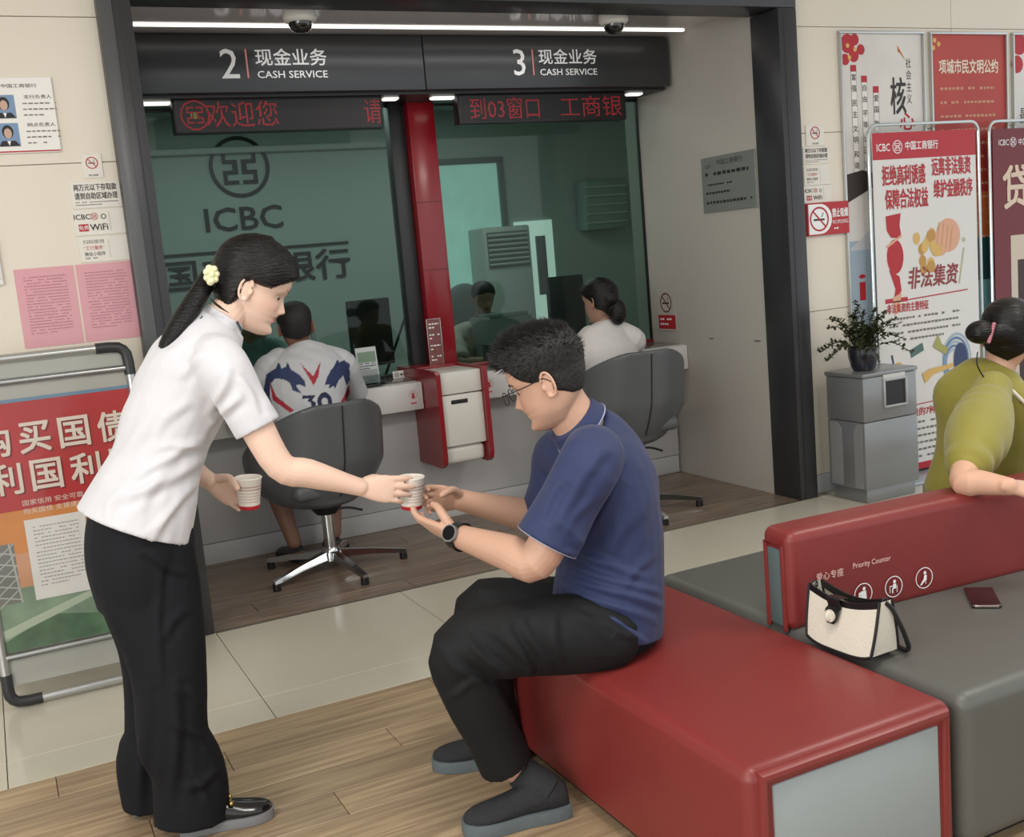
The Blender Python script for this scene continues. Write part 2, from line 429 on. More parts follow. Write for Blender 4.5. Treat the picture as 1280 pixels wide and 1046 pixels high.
t1 = slab_mesh('tile', 0.8, 0.8, 0.0025, m_tile); t2 = slab_mesh('tile', 0.8, 0.2, 0.0025, m_tile)
for c in range(11):
    x = 0.67 + 0.4 + 0.8 * (c - 4)
    lay(t1, 'tile', x, 4.383 - 0.4, c == 0); lay(t2, 'tile', x, 3.383 + 0.1, c == 0)
t3 = slab_mesh('tile', 0.8, 0.075, 0.0025, m_tile); k = 0      # strip in front of the walls beside the niche
for x in [-2.13, -1.33, -0.53, 0.27, 4.27, 5.07, 5.87]:
    lay(t3, 'tile', x, 4.42, k == 0); k += 1

# ------------------------------------------------------------------ setting: walls, ceilings, portal
def wall(name, x0, x1, xs, zs):
    b = MB(); b.box(((x0 + x1) / 2, WY + 0.06, 1.6), (x1 - x0, 0.1, 3.2)); wo = struct(b.build(name, m_joint, smooth=False))
    for a, c in zip(xs, xs[1:]):
        for d, e in zip(zs, zs[1:]):
            p = MB(); p.box(((a + c) / 2, WY + 0.006, (d + e) / 2), (c - a - 0.003, 0.012, e - d - 0.003), bevel=0.001, seg=1); p.build('wall_panel', m_cream, wo)
    return wo
zs = [0.1, 0.98, 1.90, 2.43, 3.2]
wall_left = wall('wall_left', -3.2, 0.6, [-3.2, -2.0, -0.8, 0.6], zs)
wall_right = wall('wall_right', 3.8, 6.2, [3.8, 5.0, 6.2], zs)
for nm, x0, x1 in (('baseboard_left', -3.2, 0.56), ('baseboard_right', 3.86, 6.2)):
    b = MB(); b.box(((x0 + x1) / 2, WY - 0.004, 0.05), (x1 - x0, 0.02, 0.1), bevel=0.004); struct(b.build(nm, M('grey_skirting', '#aeb2b4', 0.25)))
b = MB(); b.box((2.2, WY + 0.07, 2.92), (3.3, 0.12, 0.6)); struct(b.build('wall_top', m_cream, smooth=False))
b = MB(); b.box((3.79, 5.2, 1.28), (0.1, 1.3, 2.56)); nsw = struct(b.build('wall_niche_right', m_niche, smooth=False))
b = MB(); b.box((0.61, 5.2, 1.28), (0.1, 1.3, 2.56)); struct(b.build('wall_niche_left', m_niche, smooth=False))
m_nceil = M('glossy_niche_ceiling', '#d9d3d4', 0.10, spec=0.8, coat=0.6)
b = MB(); b.box((2.2, 5.2, 2.585), (3.3, 1.5, 0.05)); struct(b.build('ceiling_niche', m_nceil, smooth=False))
b = MB(); b.box((1.5, 1.0, 3.1), (9.6, 7.0, 0.06)); struct(b.build('ceiling', M('lobby_ceiling', '#e2e0da', 0.8), smooth=False))
# light line along the niche ceiling above the fascia
b = MB(); b.box((2.2, 5.14, 2.556), (3.02, 0.022, 0.008), bevel=0.002)
tag(b.build('strip_light', M('strip_light_diffuser', '#fffdf6', 0.4, emit='#fffaf0', estr=1.7)), 'thin white light line along the niche ceiling', 'light')
# portal frame
tr = []
b = MB(); b.box((0.605, 4.49, 1.252), (0.12, 0.22, 2.504), bevel=0.004); tr.append(b.build('trim_1', m_frame))
b = MB(); b.box((3.792, 4.49, 1.252), (0.115, 0.22, 2.504), bevel=0.004); tr.append(b.build('trim_2', m_frame))
b = MB(); b.box((2.198, 4.49, 2.565), (3.304, 0.22, 0.12), bevel=0.004); tr.append(b.build('trim_3', m_frame))
for o in tr: struct(o)
m_groove = M('frame_groove', '#232325', 0.5)
for tr_, x in ((tr[0], 0.63), (tr[1], 3.767)):
    b = MB(); b.box((x, 4.3805, 1.25), (0.006, 0.004, 2.5)); b.build('groove', m_groove, tr_)
b = MB(); b.box((0.572, 4.3785, 1.25), (0.05, 0.006, 2.5), bevel=0.002); b.build('raised_strip', M('frame_grey', '#5a5b5c', 0.35, metal=0.3), tr[0])
# metal threshold between tile and niche floor
b = MB(); b.box((2.2, 4.384, 0.0012), (3.06, 0.012, 0.0035), bevel=0.001); struct(b.build('trim_4', M('threshold_metal', '#6f6a60', 0.4, metal=0.6)))

# ------------------------------------------------------------------ header fascia, LED boards, cameras
m_fascia = M('fascia_grey', '#38393b', 0.28, metal=0.2)
fas = thing('sign_fascia', 'long dark grey fascia over the counter windows with white window numbers 2 and 3', 'sign', (2.18, 5.5, 2.285))
def off(o, root):       # keep world placement of a part whose thing has moved
    o.matrix_parent_inverse = root_inv(root); return o
def root_inv(root): return (Matrix.Translation(root.location) @ root.rotation_euler.to_matrix().to_4x4()).inverted()
def W(o, root): o.matrix_parent_inverse = root_inv(root); return o
b = MB(); b.box((1.43, 5.50, 2.418), (1.54, 0.42, 0.264), bevel=0.003); W(b.build('fascia_panel', m_fascia, fas), fas)
b = MB(); b.box((2.954, 5.50, 2.418), (1.496, 0.42, 0.264), bevel=0.003); W(b.build('fascia_panel', m_fascia, fas), fas)
b = MB(); b.box((2.18, 5.52, 2.279), (3.04, 0.36, 0.014)); W(b.build('bottom_lip', m_black, fas), fas)
pr = Print(tmat((0, 5.2893, 0), (1, 0, 0), (0, 0, 1)), fas)
def hdr(num, x, xb, x0, x1):
    pr.text(num, x, 2.418, 0.134, m_wprint, bold=0.004, name='window_number')
    pr.rect(xb - 0.004, 2.351, xb + 0.004, 2.485, M('pink_bar', '#d98a86', 0.5), 'divider_bar', 3)
    pr.text('现金业务', (x0 + x1) / 2, 2.447, 0.078, m_wprint, w=x1 - x0, bold=0.012)
    pr.text('CASH SERVICE', (x0 + x1) / 2, 2.367, 0.033, m_wprint, w=x1 - x0 - 0.005, bold=0.012)
hdr('2', 1.215, 1.297, 1.34, 1.69); hdr('3', 2.748, 2.83, 2.867, 3.226)
for o in pr.build(): W(o, fas)
m_spot = M('lamp_diffuser', '#ffffff', 0.4, emit='#fff8ee', estr=0.9)
for (x0, x1) in ((0.81, 0.95), (2.02, 2.10), (2.29, 2.43), (3.51, 3.605)):
    b = MB(); b.box(((x0 + x1) / 2, 5.45, 2.268), (x1 - x0, 0.05, 0.012), bevel=0.002); b.box(((x0 + x1) / 2, 5.45, 2.262), (x1 - x0 - 0.012, 0.035, 0.006)); W(b.build('under_lamp', m_spot, fas), fas)
m_led = M('led_red', '#a01820', 0.5, emit='#d02838', estr=0.22)
m_ledg = M('led_green', '#30a040', 0.5, emit='#35d050', estr=0.3)
def led(label, x0, x1, y, z0, z1, items):
    t = thing('led_display', label, 'display', ((x0 + x1) / 2, y, z0), 0, 'LED boards under the fascia')
    b = MB(); b.box(((x0 + x1) / 2, y + 0.035, (z0 + z1) / 2), (x1 - x0, 0.07, z1 - z0), bevel=0.004); W(b.build('housing', m_black, t), t)
    b = MB(); b.box(((x0 + x1) / 2, y - 0.0005, (z0 + z1) / 2), (x1 - x0 - 0.02, 0.003, z1 - z0 - 0.02)); W(b.build('led_screen', M('led_screen', '#1d1517', 0.3), t), t)
    p = Print(tmat((0, y - 0.0025, 0), (1, 0, 0), (0, 0, 1)), t)
    for it in items:
        if it[0] == 'logo': p.logo(it[1], it[2], it[3], m_led, 'led_emblem'); p.rect(it[1] - 0.02, it[2] - 0.018, it[1] + 0.012, it[2] + 0.012, m_ledg, 'led_green_dots', 2)
        else: p.text(it[0], it[1], it[2], it[3], m_led, w=it[4], name='led_characters')
    # dot grid bars of the matrix
    for q in range(1, 16): p.rect(x0 + 0.015, z0 + 0.014 + q * (z1 - z0 - 0.028) / 16, x1 - 0.015, z0 + 0.0165 + q * (z1 - z0 - 0.028) / 16, m_black, 'matrix_grid', 5)
    for q in range(1, int((x1 - x0) / 0.011)): p.rect(x0 + 0.01 + q * 0.011, z0 + 0.012, x0 + 0.0122 + q * 0.011, z1 - 0.012, m_black, 'matrix_grid', 5)
    for o in p.build(): W(o, t)
led('left LED board with red characters and a blank middle stretch', 0.945, 1.99, 5.39, 2.115, 2.282, [('logo', 1.045, 2.2, 0.07), ('欢迎您', 1.27, 2.2, 0.12, 0.35), ('请', 1.935, 2.2, 0.12, 0.09)])
led('right LED board filled with red characters', 2.415, 3.46, 5.39, 2.12, 2.276, [('到03窗口', 2.69, 2.198, 0.115, 0.42), ('工商银', 3.23, 2.198, 0.115, 0.40)])
def dome(label, x, y, z):
    t = thing('dome_camera', label, 'camera', (x, y, 2.56), 0, 'dome cameras on the niche ceiling')
    b = MB(); b.cyl((x + 0.02, y, 2.56), (x + 0.02, y, z + 0.115), 0.034); b.sph((x + 0.02, y, z + 0.12), 0.036); W(b.build('ceiling_mount', M('camera_ivory', '#d8d2c2', 0.4), t), t)
    b = MB(); b.lathe([(0, 0.13), (0.045, 0.128), (0.064, 0.115), (0.072, 0.09), (0.074, 0.062), (0.066, 0.05), (0.055, 0.045), (0, 0.045)], 32, Matrix.Translation((x, y, z))); W(b.build('housing', M('camera_white', '#e3e1da', 0.35), t), t)
    b = MB(); b.lathe([(0.052, 0.05), (0.052, 0.038), (0.044, 0.018), (0.028, 0.005), (0, 0.0)], 32, Matrix.Translation((x, y, z))); W(b.build('dome_lens', M('smoked_dome', '#0d0d0f', 0.06, coat=1), t), t)
c1 = P(377, 42, 4.75); c2 = P(768, 43, 4.75)
dome('left white ceiling dome camera with a round mount', c1.x, 4.75, c1.z)
dome('right white ceiling dome camera, nearer the niche side wall', c2.x, 4.75, c2.z)

# ------------------------------------------------------------------ counter front, glazing, service unit
cn = thing('service_counter', 'long pale grey bank counter with thick white top edge', 'counter', (2.2, 5.6, 0))
b = MB(); b.box((2.2, 5.53, 0.385), (3.06, 0.1, 0.55), bevel=0.002); W(b.build('front_panel', m_counter, cn), cn)
b = MB(); b.box((2.2, 5.535, 0.053), (3.06, 0.1, 0.106), bevel=0.002); W(b.build('plinth', m_counter, cn), cn)
b = MB(); b.box((1.352, 5.56, 0.7225), (1.36, 0.46, 0.145), bevel=0.006); W(b.build('countertop', m_white, cn), cn)
b = MB(); b.box((3.032, 5.56, 0.7225), (1.408, 0.46, 0.145), bevel=0.006); W(b.build('countertop', m_white, cn), cn)
b = MB(); b.box((1.352, 5.6, 0.7965), (1.36, 0.38, 0.004), bevel=0.001); W(b.build('glossy_top_sheet', M('counter_glass_top', '#76736f', 0.12), cn), cn)
b = MB(); b.box((3.032, 5.6, 0.7965), (1.408, 0.38, 0.004), bevel=0.001); W(b.build('glossy_top_sheet', MATS['counter_glass_top'], cn), cn)
m_glass = glass_mat('green_security_glass', '#cfdcd6', 1.33)
for lab, x0, x1 in (('green tinted security glass of window 2 behind the woman in white', 0.66, 2.125), ('green tinted security glass of window 3 behind the seated man', 2.37, 3.738)):
    t = thing('security_window', lab, 'window', ((x0 + x1) / 2, 5.7, 0.8), 0, 'security windows over the counter')
    b = MB(); b.box(((x0 + x1) / 2, 5.705, 1.545), (x1 - x0, 0.012, 1.49)); W(b.build('glass_pane', m_glass, t, smooth=False), t)
    b = MB(); b.box(((x0 + x1) / 2, 5.705, 0.808), (x1 - x0, 0.03, 0.018), bevel=0.002); W(b.build('bottom_rail', m_redp if x0 > 2 else m_dark, t), t)
    b = MB(); b.box(((x0 + x1) / 2, 5.705, 2.272), (x1 - x0, 0.03, 0.018), bevel=0.002); W(b.build('top_rail', m_black, t), t)
    if x0 > 2: b = MB(); b.box((3.733, 5.705, 1.54), (0.008, 0.02, 1.48)); W(b.build('edge_seal', m_black, t), t)
b = MB(); b.box((2.167, 5.715, 1.54), (0.085, 0.09, 1.49), bevel=0.004)
tag(b.build('window_post', m_dark), 'dark grey post between the two service windows', 'post')
b = MB(); b.box((2.29, 5.66, 1.53), (0.155, 0.1, 1.49), bevel=0.006)
rp = tag(b.build('red_column', m_redp), 'dark red column between the two service windows', 'column')
for z in (1.37, 1.74):
    b = MB(); b.box((2.29, 5.6095, z), (0.155, 0.002, 0.004)); b.build('joint', M('column_joint', '#5c0e16', 0.4), rp)
su = thing('service_unit', 'white box with a dark slot and red side panels in the counter front', 'cabinet', (2.18, 5.3, 0.34))
def side_panel(x):
    b = MB(); prof = [(5.70, 0.855), (5.145, 0.855), (5.13, 0.84), (5.13, 0.40), (5.14, 0.365), (5.175, 0.345), (5.478, 0.345), (5.478, 0.8), (5.70, 0.8)]
    m = Matrix(((0, 0, 1, 0), (1, 0, 0, 0), (0, 1, 0, 0), (0, 0, 0, 1)))
    b.prism(prof, x - 0.0125, x + 0.0125, m); W(b.build('side_panel', m_redp, su, smooth=False), su)
side_panel(2.047); side_panel(2.313)
m_unit = M('unit_white', '#dbd8cf', 0.3)
b = MB(); b.box((2.18, 5.32, 0.785), (0.24, 0.32, 0.115), bevel=0.006); W(b.build('top_drawer', m_unit, su), su)
b = MB(); b.box((2.18, 5.32, 0.588), (0.24, 0.32, 0.268), bevel=0.005); W(b.build('door', m_unit, su), su)
b = MB(); b.box((2.18, 5.33, 0.402), (0.24, 0.3, 0.096), bevel=0.03, seg=4); W(b.build('lower_cover', m_unit, su), su)
b = MB(); b.box((2.165, 5.1605, 0.685), (0.095, 0.004, 0.022), bevel=0.001); W(b.build('slot', m_black, su), su)
b = MB(); b.box((2.18, 5.59, 0.847), (0.24, 0.22, 0.014), bevel=0.002); W(b.build('top_cover', m_redp, su), su)
# small stickers on the counter edge
def sticker(name, label, cat, m, w, h, fn, mat=None, th=0.002, group=None, frame=None):
    """a thin board or sticker whose own plane is m; fn draws the print on it"""
    t = thing(name, label, cat, m.translation, 0, group)
    b = MB(); b.box((0, 0, 0), (w, h, th), bevel=min(0.001, th / 3), seg=1); o = b.build('board', mat or m_paper, t)
    for v in o.data.vertices: v.co = m @ (v.co - Vector((0, 0, 0)) + Vector((0, 0, th / 2)))
    W(o, t)
    if frame:
        b = MB()
        for (cx, cy, sx, sy) in ((0, h / 2 + frame[0] / 2, w + 2 * frame[0], frame[0]), (0, -h / 2 - frame[0] / 2, w + 2 * frame[0], frame[0]), (w / 2 + frame[0] / 2, 0, frame[0], h), (-w / 2 - frame[0] / 2, 0, frame[0], h)):
            b.box((cx, cy, frame[1] / 2), (sx, sy, frame[1]), bevel=0.003)
        o = b.build('frame', frame[2], t)
        for v in o.data.vertices: v.co = m @ v.co
        W(o, t)
    if fn:
        p = Print(m @ Matrix.Translation((0, 0, th)), t); fn(p)
        for o in p.build(): W(o, t)
    return t
FR = (1, 0, 0), (0, 0, 1)
def pos_sticker(x, label):
    def f(p):
        p.ring(0, 0.012, 0.026, 0.002, m_rprint, 'printed_outline', n=4); p.disc(0, 0.016, 0.007, m_rprint); p.rect(-0.008, -0.006, 0.008, 0.009, m_rprint); p.rect(-0.016, -0.035, 0.016, -0.028, m_rprint)
    sticker('card_sticker', label, 'sticker', tmat((x, 5.3297, 0.72), *FR), 0.05, 0.085, f, M('pale_sticker', '#d8cfd0', 0.5), 0.0008)
pos_sticker(1.975, 'small pink pictogram sticker on the counter edge left of the red and white box')
pos_sticker(2.42, 'small pink pictogram sticker on the counter edge right of the red and white box')
# things standing on the counter
def standee(name, label, x, y, w, h, fn, mat, lean=0.12, z=0.7985):
    return sticker(name, label, 'sign', tmat((x, y, z + h / 2), (1, 0, 0), (0, lean, 1)), w, h, fn, mat, 0.003)
def f_tag(p): p.logo(-0.028, 0, 0.014, m_dkprint); p.bars(-0.008, 0.045, 0.012, -0.012, 1, m_dkprint)
standee('counter_tag', 'small white tag with round emblem on the counter left of the red column', 2.02, 5.6, 0.1, 0.042, f_tag, m_paper)
standee('counter_tag', 'small white tag on the counter edge below the no smoking sign', 3.57, 5.62, 0.1, 0.04, f_tag, m_paper)
def f_bill(p):
    p.rect(-0.05, 0.02, 0.05, 0.075, M('leaflet_green', '#7f9a80', 0.5)); p.rect(-0.05, -0.07, 0.05, -0.02, M('leaflet_grey', '#a5aaa8', 0.5)); p.bars(-0.045, 0.045, 0.02, -0.02, 3, m_dkprint)
bh = standee('leaflet_stand', 'clear leaflet stand on the left counter beside the cable', 1.80, 5.5, 0.115, 0.2, f_bill, M('leaflet_white', '#c9d0cf', 0.3), lean=0.15)
b = MB(); b.box((1.80, 5.47, 0.803), (0.13, 0.11, 0.008), bevel=0.002); b.box((1.80, 5.425, 0.83), (0.13, 0.006, 0.05), bevel=0.001); W(b.build('holder', glass_mat('clear_acrylic', '#cfd8d6', 1.35), bh), bh)
b = MB(); b.box((1.62, 5.47, 0.803), (0.42, 0.2, 0.008), bevel=0.003)
tag(b.build('black_mat', m_black), 'flat black mat on the left counter beside the leaflet stand', 'mat')
b = MB(); b.tube(catm([(1.66, 5.48, 0.81), (1.72, 5.47, 0.86), (1.71, 5.5, 0.93), (1.65, 5.53, 0.97), (1.60, 5.56, 0.99)], 6), 0.006, n=8); b.box((1.665, 5.47, 0.815), (0.05, 0.04, 0.016), bevel=0.003)
tag(b.build('cable', m_black), 'black curved cable rising from the left counter by the leaflet stand', 'cable')
def f_price(p):
    for i, z in enumerate((0.11, 0.05, -0.01, -0.07)): p.bars(-0.03, 0.03, z + 0.02, z - 0.02, 2, m_wprint, seed=i)
sticker('notice_card', 'narrow upright red and white notice at the foot of the red column', 'sign', tmat((2.235, 5.596, 0.955), (1, 0, 0), (0, 0, 1)), 0.078, 0.29, f_price, M('notice_brownred', '#7f4a45', 0.4), 0.003, frame=(0.004, 0.006, m_alu))
def f_ns(p):
    p.rect(-0.05, -0.11, 0.05, -0.04, m_rprint); p.nosmoke(0, 0.035, 0.045, M('oxblood_print', '#6d3136', 0.5), m_dkprint); p.bars(-0.04, 0.04, -0.05, -0.1, 2, m_wprint)
pns = at(822, 402, 0, 3.738)
sticker('no_smoking_sign', 'no smoking sign leaning on the niche side wall behind the right chair', 'sign', tmat((3.737, 5.52, 1.0), (0, -1, 0), (0, 0, 1)), 0.2, 0.25, lambda p: (p.rect(-0.09, -0.115, 0.09, -0.03, m_rprint), p.nosmoke(0, 0.045, 0.06, M('oxblood_print', '#6d3136', 0.5), m_dkprint), p.bars(-0.07, 0.07, -0.04, -0.1, 2, m_wprint)), M('grey_sign', '#bdb6ae', 0.5), 0.004)
# scuffs and plaque on the niche side wall
def f_plq(p):
    p.text('ICBC', -0.17, 0.1, 0.018, m_dkprint); p.text('中国工商银行', 0.02, 0.115, 0.03, m_dkprint, w=0.22)
    p.bars(-0.2, 0.2, 0.08, 0.035, 1, M('plaque_print', '#2a2b2b', 0.5), seed=3, last=0.95)
    p.bars(-0.2, 0.1, 0.012, -0.012, 1, m_dkprint, seed=4, last=0.8); p.bars(-0.2, 0.16, -0.03, -0.06, 1, m_dkprint, seed=5); p.bars(-0.2, 0.2, -0.08, -0.115, 1, m_dkprint, seed=6, last=1)
sticker('wall_plaque', 'brushed grey metal plaque with dark lettering on the niche side wall', 'plaque', tmat((3.738, 4.845, 1.70), (0, -1, 0), (0, 0, 1)), 0.47, 0.30, f_plq, M('plaque_metal', '#8f908c', 0.35, metal=0.4), 0.008)
sc = at(947, 426, 0, 3.74); sc2 = at(889, 423, 0, 3.74)
b = MB(); b.box((3.7385, sc.y, sc.z), (0.003, 0.05, 0.008)); b.box((3.7385, sc2.y, sc2.z), (0.003, 0.04, 0.007)); b.build('scuff_mark', M('scuff', '#6b6560', 0.8), nsw)

# ------------------------------------------------------------------ room behind the glass
m_bwall = M('back_room_wall', '#b9c4be', 0.6)
BY = 8.3
b = MB(); b.box((2.5, BY + 0.05, 1.3), (6.2, 0.1, 2.64)); bw = struct(b.build('wall_back', m_bwall, smooth=False))
b = MB(); b.box((2.5, 7.05, 2.625), (6.2, 2.6, 0.05)); struct(b.build('ceiling_back_room', M('back_ceiling', '#b9c0bc', 0.7), smooth=False))
b = MB(); b.box((2.5, 7.05, -0.011), (6.2, 2.6, 0.02)); struct(b.build('floor_back_room', M('back_floor', '#8b8b86', 0.4), smooth=False))
for nm, x in (('wall_back_left', -0.45), ('wall_back_right', 5.55)):
    b = MB(); b.box((x, 7.05, 1.3), (0.1, 2.6, 2.6)); struct(b.build(nm, m_bwall, smooth=False))
b = MB(); b.box((1.9, BY - 0.03, 2.36), (3.2, 0.06, 0.05), bevel=0.01); struct(b.build('trim_5', M('cornice', '#b7c2bb', 0.5)))
# raised lettering on the back wall
t = thing('wall_lettering', 'dark raised bank emblem and lettering on the wall behind window 2', 'sign', (1.9, BY, 1.8))
m_let = M('dark_letters', '#0f0e0e', 0.4)
p = Print(tmat((0, BY - 0.012, 0), (1, 0, 0), (0, 0, 1)), t)
p.logo(1.886, 2.238, 0.225, m_let, ringt=0.12)
p.text('ICBC', 1.875, 1.86, 0.17, m_let, w=0.58, bold=0.012)
p.rect(0.95, 1.612, 2.663, 1.632, m_let, 'dividing_line')
p.text('中国工商银行', 1.80, 1.47, 0.23, m_let, w=1.72, bold=0.014)
for o in p.build():
    W(o, t); so = o.modifiers.new('s', 'SOLIDIFY'); so.thickness = 0.02; so.offset = -1
# glowing panes and frames added for the bright scene reflected in the glass
m_out = M('reflection_pane', '#9fc4bd', 0.2, emit='#a8cfc8', estr=0.55, var=0.25, vscale=2.5)
b = MB(); b.box((3.685, BY - 0.005, 1.49), (0.66, 0.02, 1.38)); wn = struct(b.build('reflected_glow_1', m_out, smooth=False))
b = MB()
for (x, z, sx, sz) in ((3.685, 2.2, 0.76, 0.05), (3.685, 0.78, 0.76, 0.05), (3.335, 1.49, 0.05, 1.42), (4.035, 1.49, 0.05, 1.42)): b.box((x, BY - 0.02, z), (sx, 0.05, sz), bevel=0.004)
b.build('reflection_frame', M('reflection_frame', '#64706b', 0.4), wn)
b = MB(); b.box((4.31, BY - 0.005, 1.25), (0.36, 0.02, 0.86)); w2 = struct(b.build('reflected_glow_2', M('reflection_pane_pale', '#cfe2da', 0.3, emit='#cfe2da', estr=0.75), smooth=False))  # second glowing pane, added for the bright doorway reflected in the glass
b = MB(); b.box((4.36, BY - 0.02, 1.3), (0.09, 0.03, 0.5), bevel=0.004); b.box((4.31, BY - 0.02, 0.82), (0.46, 0.06, 0.04), bevel=0.004); b.build('reflection_frame', MATS['reflection_frame'], w2)
# cabinet air conditioner
ac = thing('air_conditioner', 'tall white floor standing air conditioner with louvres behind window 3', 'air conditioner', (3.87, 8.0, 0))
b = MB(); b.box((3.83, 7.98, 0.82), (0.42, 0.3, 1.64), bevel=0.02); W(b.build('housing', M('ac_white', '#b9c1bb', 0.4), ac), ac)
b = MB(); b.box((3.83, 7.827, 1.46), (0.36, 0.01, 0.28)); W(b.build('outlet', M('ac_dark', '#6c7572', 0.5), ac), ac)
for i in range(7):
    b = MB(); b.box((3.83, 7.817, 1.345 + i * 0.038), (0.35, 0.02, 0.012), rot=Matrix.Rotation(0.5, 3, 'X')); W(b.build('louvre', MATS['ac_white'], ac), ac)
b = MB(); b.box((4.95, 8.2, 1.77), (0.42, 0.16, 0.42), bevel=0.02); sh = b.build('wall_cabinet', M('ac_white2', '#9eb0a6', 0.5)); tag(sh, 'pale cabinet with ribs high on the wall behind window 3', 'cabinet')
for i in range(5):
    b = MB(); b.box((4.95, 8.115, 1.62 + i * 0.075), (0.40, 0.012, 0.014)); b.build('rib', M('ac_rib', '#c5d2ca', 0.5), sh)
# teller desks
def desk(x0, x1, label):
    d = thing('teller_desk', label, 'desk', ((x0 + x1) / 2, 6.4, 0), 0, 'teller desks behind the glass')
    b = MB(); b.box(((x0 + x1) / 2, 6.215, 0.71), (x1 - x0, 0.80, 0.035), bevel=0.005); W(b.build('desktop', M('desk_top', '#98a49d', 0.4), d), d)
    for x in (x0 + 0.02, x1 - 0.02):
        b = MB(); b.box((x, 6.215, 0.345), (0.03, 0.78, 0.69)); W(b.build('side_panel', MATS['desk_top'], d), d)
desk(0.75, 2.1, 'teller desk behind window 1 side glass, under the black monitor'.replace('window 1 side glass', 'the glass of window 2'))
desk(2.42, 3.72, 'teller desk behind the glass of window 3')
def monitor(label, x, y, z, w, h, face, rz=0.0):
    t = thing('monitor', label, 'monitor', (x, y, z), rz, 'monitors behind the glass')
    b = MB(); b.box((0, 0, 0.1 + h / 2), (w, 0.03, h), bevel=0.006); b.build('housing', m_dark, t)
    b = MB(); b.box((0, 0.016 * face, 0.1 + h / 2), (w - 0.03, 0.002, h - 0.03)); b.build('screen', M('dark_screen', '#0e1112', 0.15), t)
    b = MB(); b.cyl((0, 0.01, 0.01), (0, 0.01, 0.16), 0.018); b.build('stand', m_black, t)
    b = MB(); b.box((0, 0.01, 0.006), (0.2, 0.15, 0.012), bevel=0.003); b.build('foot', m_black, t)
    return t
mm = P(462, 405, 6.2); monitor('black monitor seen from behind beyond the glass of window 2', mm.x, 6.2, 0.728, 0.28, 0.40, 1, 0.15)
mm = P(712, 378, 6.2); monitor('large black monitor on the right desk behind window 3 by the customer in white', mm.x, 6.25, 0.728, 0.26, 0.42, 1, -0.1)
b = MB(); b.cyl((2.06, 6.05, 0.73), (2.27, 6.1, 1.12), 0.008); b.box((2.30, 6.1, 1.19), (0.05, 0.02, 0.16), bevel=0.006, rot=Matrix.Rotation(-0.2, 3, 'Y')); b.cyl((2.06, 6.05, 0.728), (2.06, 6.05, 0.745), 0.045)
tag(b.build('camera_arm', m_black), 'thin black camera stand beside the monitor behind window 2', 'stand')
b = MB(); b.cyl((1.70, 6.0, 0.73), (1.66, 6.02, 1.12), 0.013); b.sph((1.66, 6.02, 1.13), 0.02); b.cyl((1.70, 6.0, 0.728), (1.70, 6.0, 0.74), 0.045)
tag(b.build('microphone_stand', M('satin_steel', '#b9cbc5', 0.3, metal=0.5)), 'pale upright microphone stand behind window 2 left of the monitor', 'microphone')
x = P(720, 372, 6.45).x
b = MB(); b.box((3.1, 6.55, 0.88), (0.34, 0.3, 0.28), bevel=0.02); b.box((3.1, 6.5, 1.03), (0.28, 0.2, 0.03), bevel=0.01); tag(b.build('printer', M('printer_grey', '#7f8c87', 0.4)), 'grey printer on the right desk behind window 3', 'printer')
q = P(615, 443, 6.0); b = MB(); b.box((q.x, 6.0, 0.81), (0.09, 0.08, 0.16), bevel=0.006); b.box((q.x, 5.957, 0.85), (0.07, 0.004, 0.05), bevel=0.001)
tag(b.build('card_reader', M('reader_green', '#1d2b28', 0.4)), 'dark green card reader behind the glass left of the seated man', 'card reader')
q = P(562, 405, 6.3); b = MB(); b.box((q.x, 6.5, 0.93), (0.12, 0.1, 0.06), bevel=0.006); b.cyl((q.x, 6.5, 0.74), (q.x, 6.5, 0.93), 0.01); b.cyl((q.x, 6.5, 0.728), (q.x, 6.5, 0.74), 0.06); b.box((q.x, 6.5, 1.0), (0.07, 0.03, 0.09), bevel=0.006)
tag(b.build('document_scanner', m_black), 'small black desk scanner behind the glass right of the red column', 'scanner')
# office chair of the right teller
oc = thing('office_chair', 'grey round backed office chair behind window 3', 'chair', (3.1, 7.12, 0), 0.2)
b = MB(); b.sph((0, 0, 0.98), 0.24, n=28, scale=(0.95, 0.22, 1.1)); b.build('backrest', M('grey_fabric', '#69736f', 0.8), oc)
b = MB(); b.box((0, -0.22, 0.5), (0.46, 0.46, 0.09), bevel=0.035, seg=3); b.build('seat', MATS['grey_fabric'], oc)
b = MB(); b.cyl((0, -0.2, 0.06), (0, -0.2, 0.46), 0.03); b.build('column', m_dark, oc)
for i in range(5):
    a = i * 2 * PI / 5; b = MB(); b.cyl((0, -0.2, 0.08), (0.28 * math.cos(a), -0.2 + 0.28 * math.sin(a), 0.05), 0.018); b.sph((0.28 * math.cos(a), -0.2 + 0.28 * math.sin(a), 0.026), 0.025); b.build('leg', m_dark, oc)

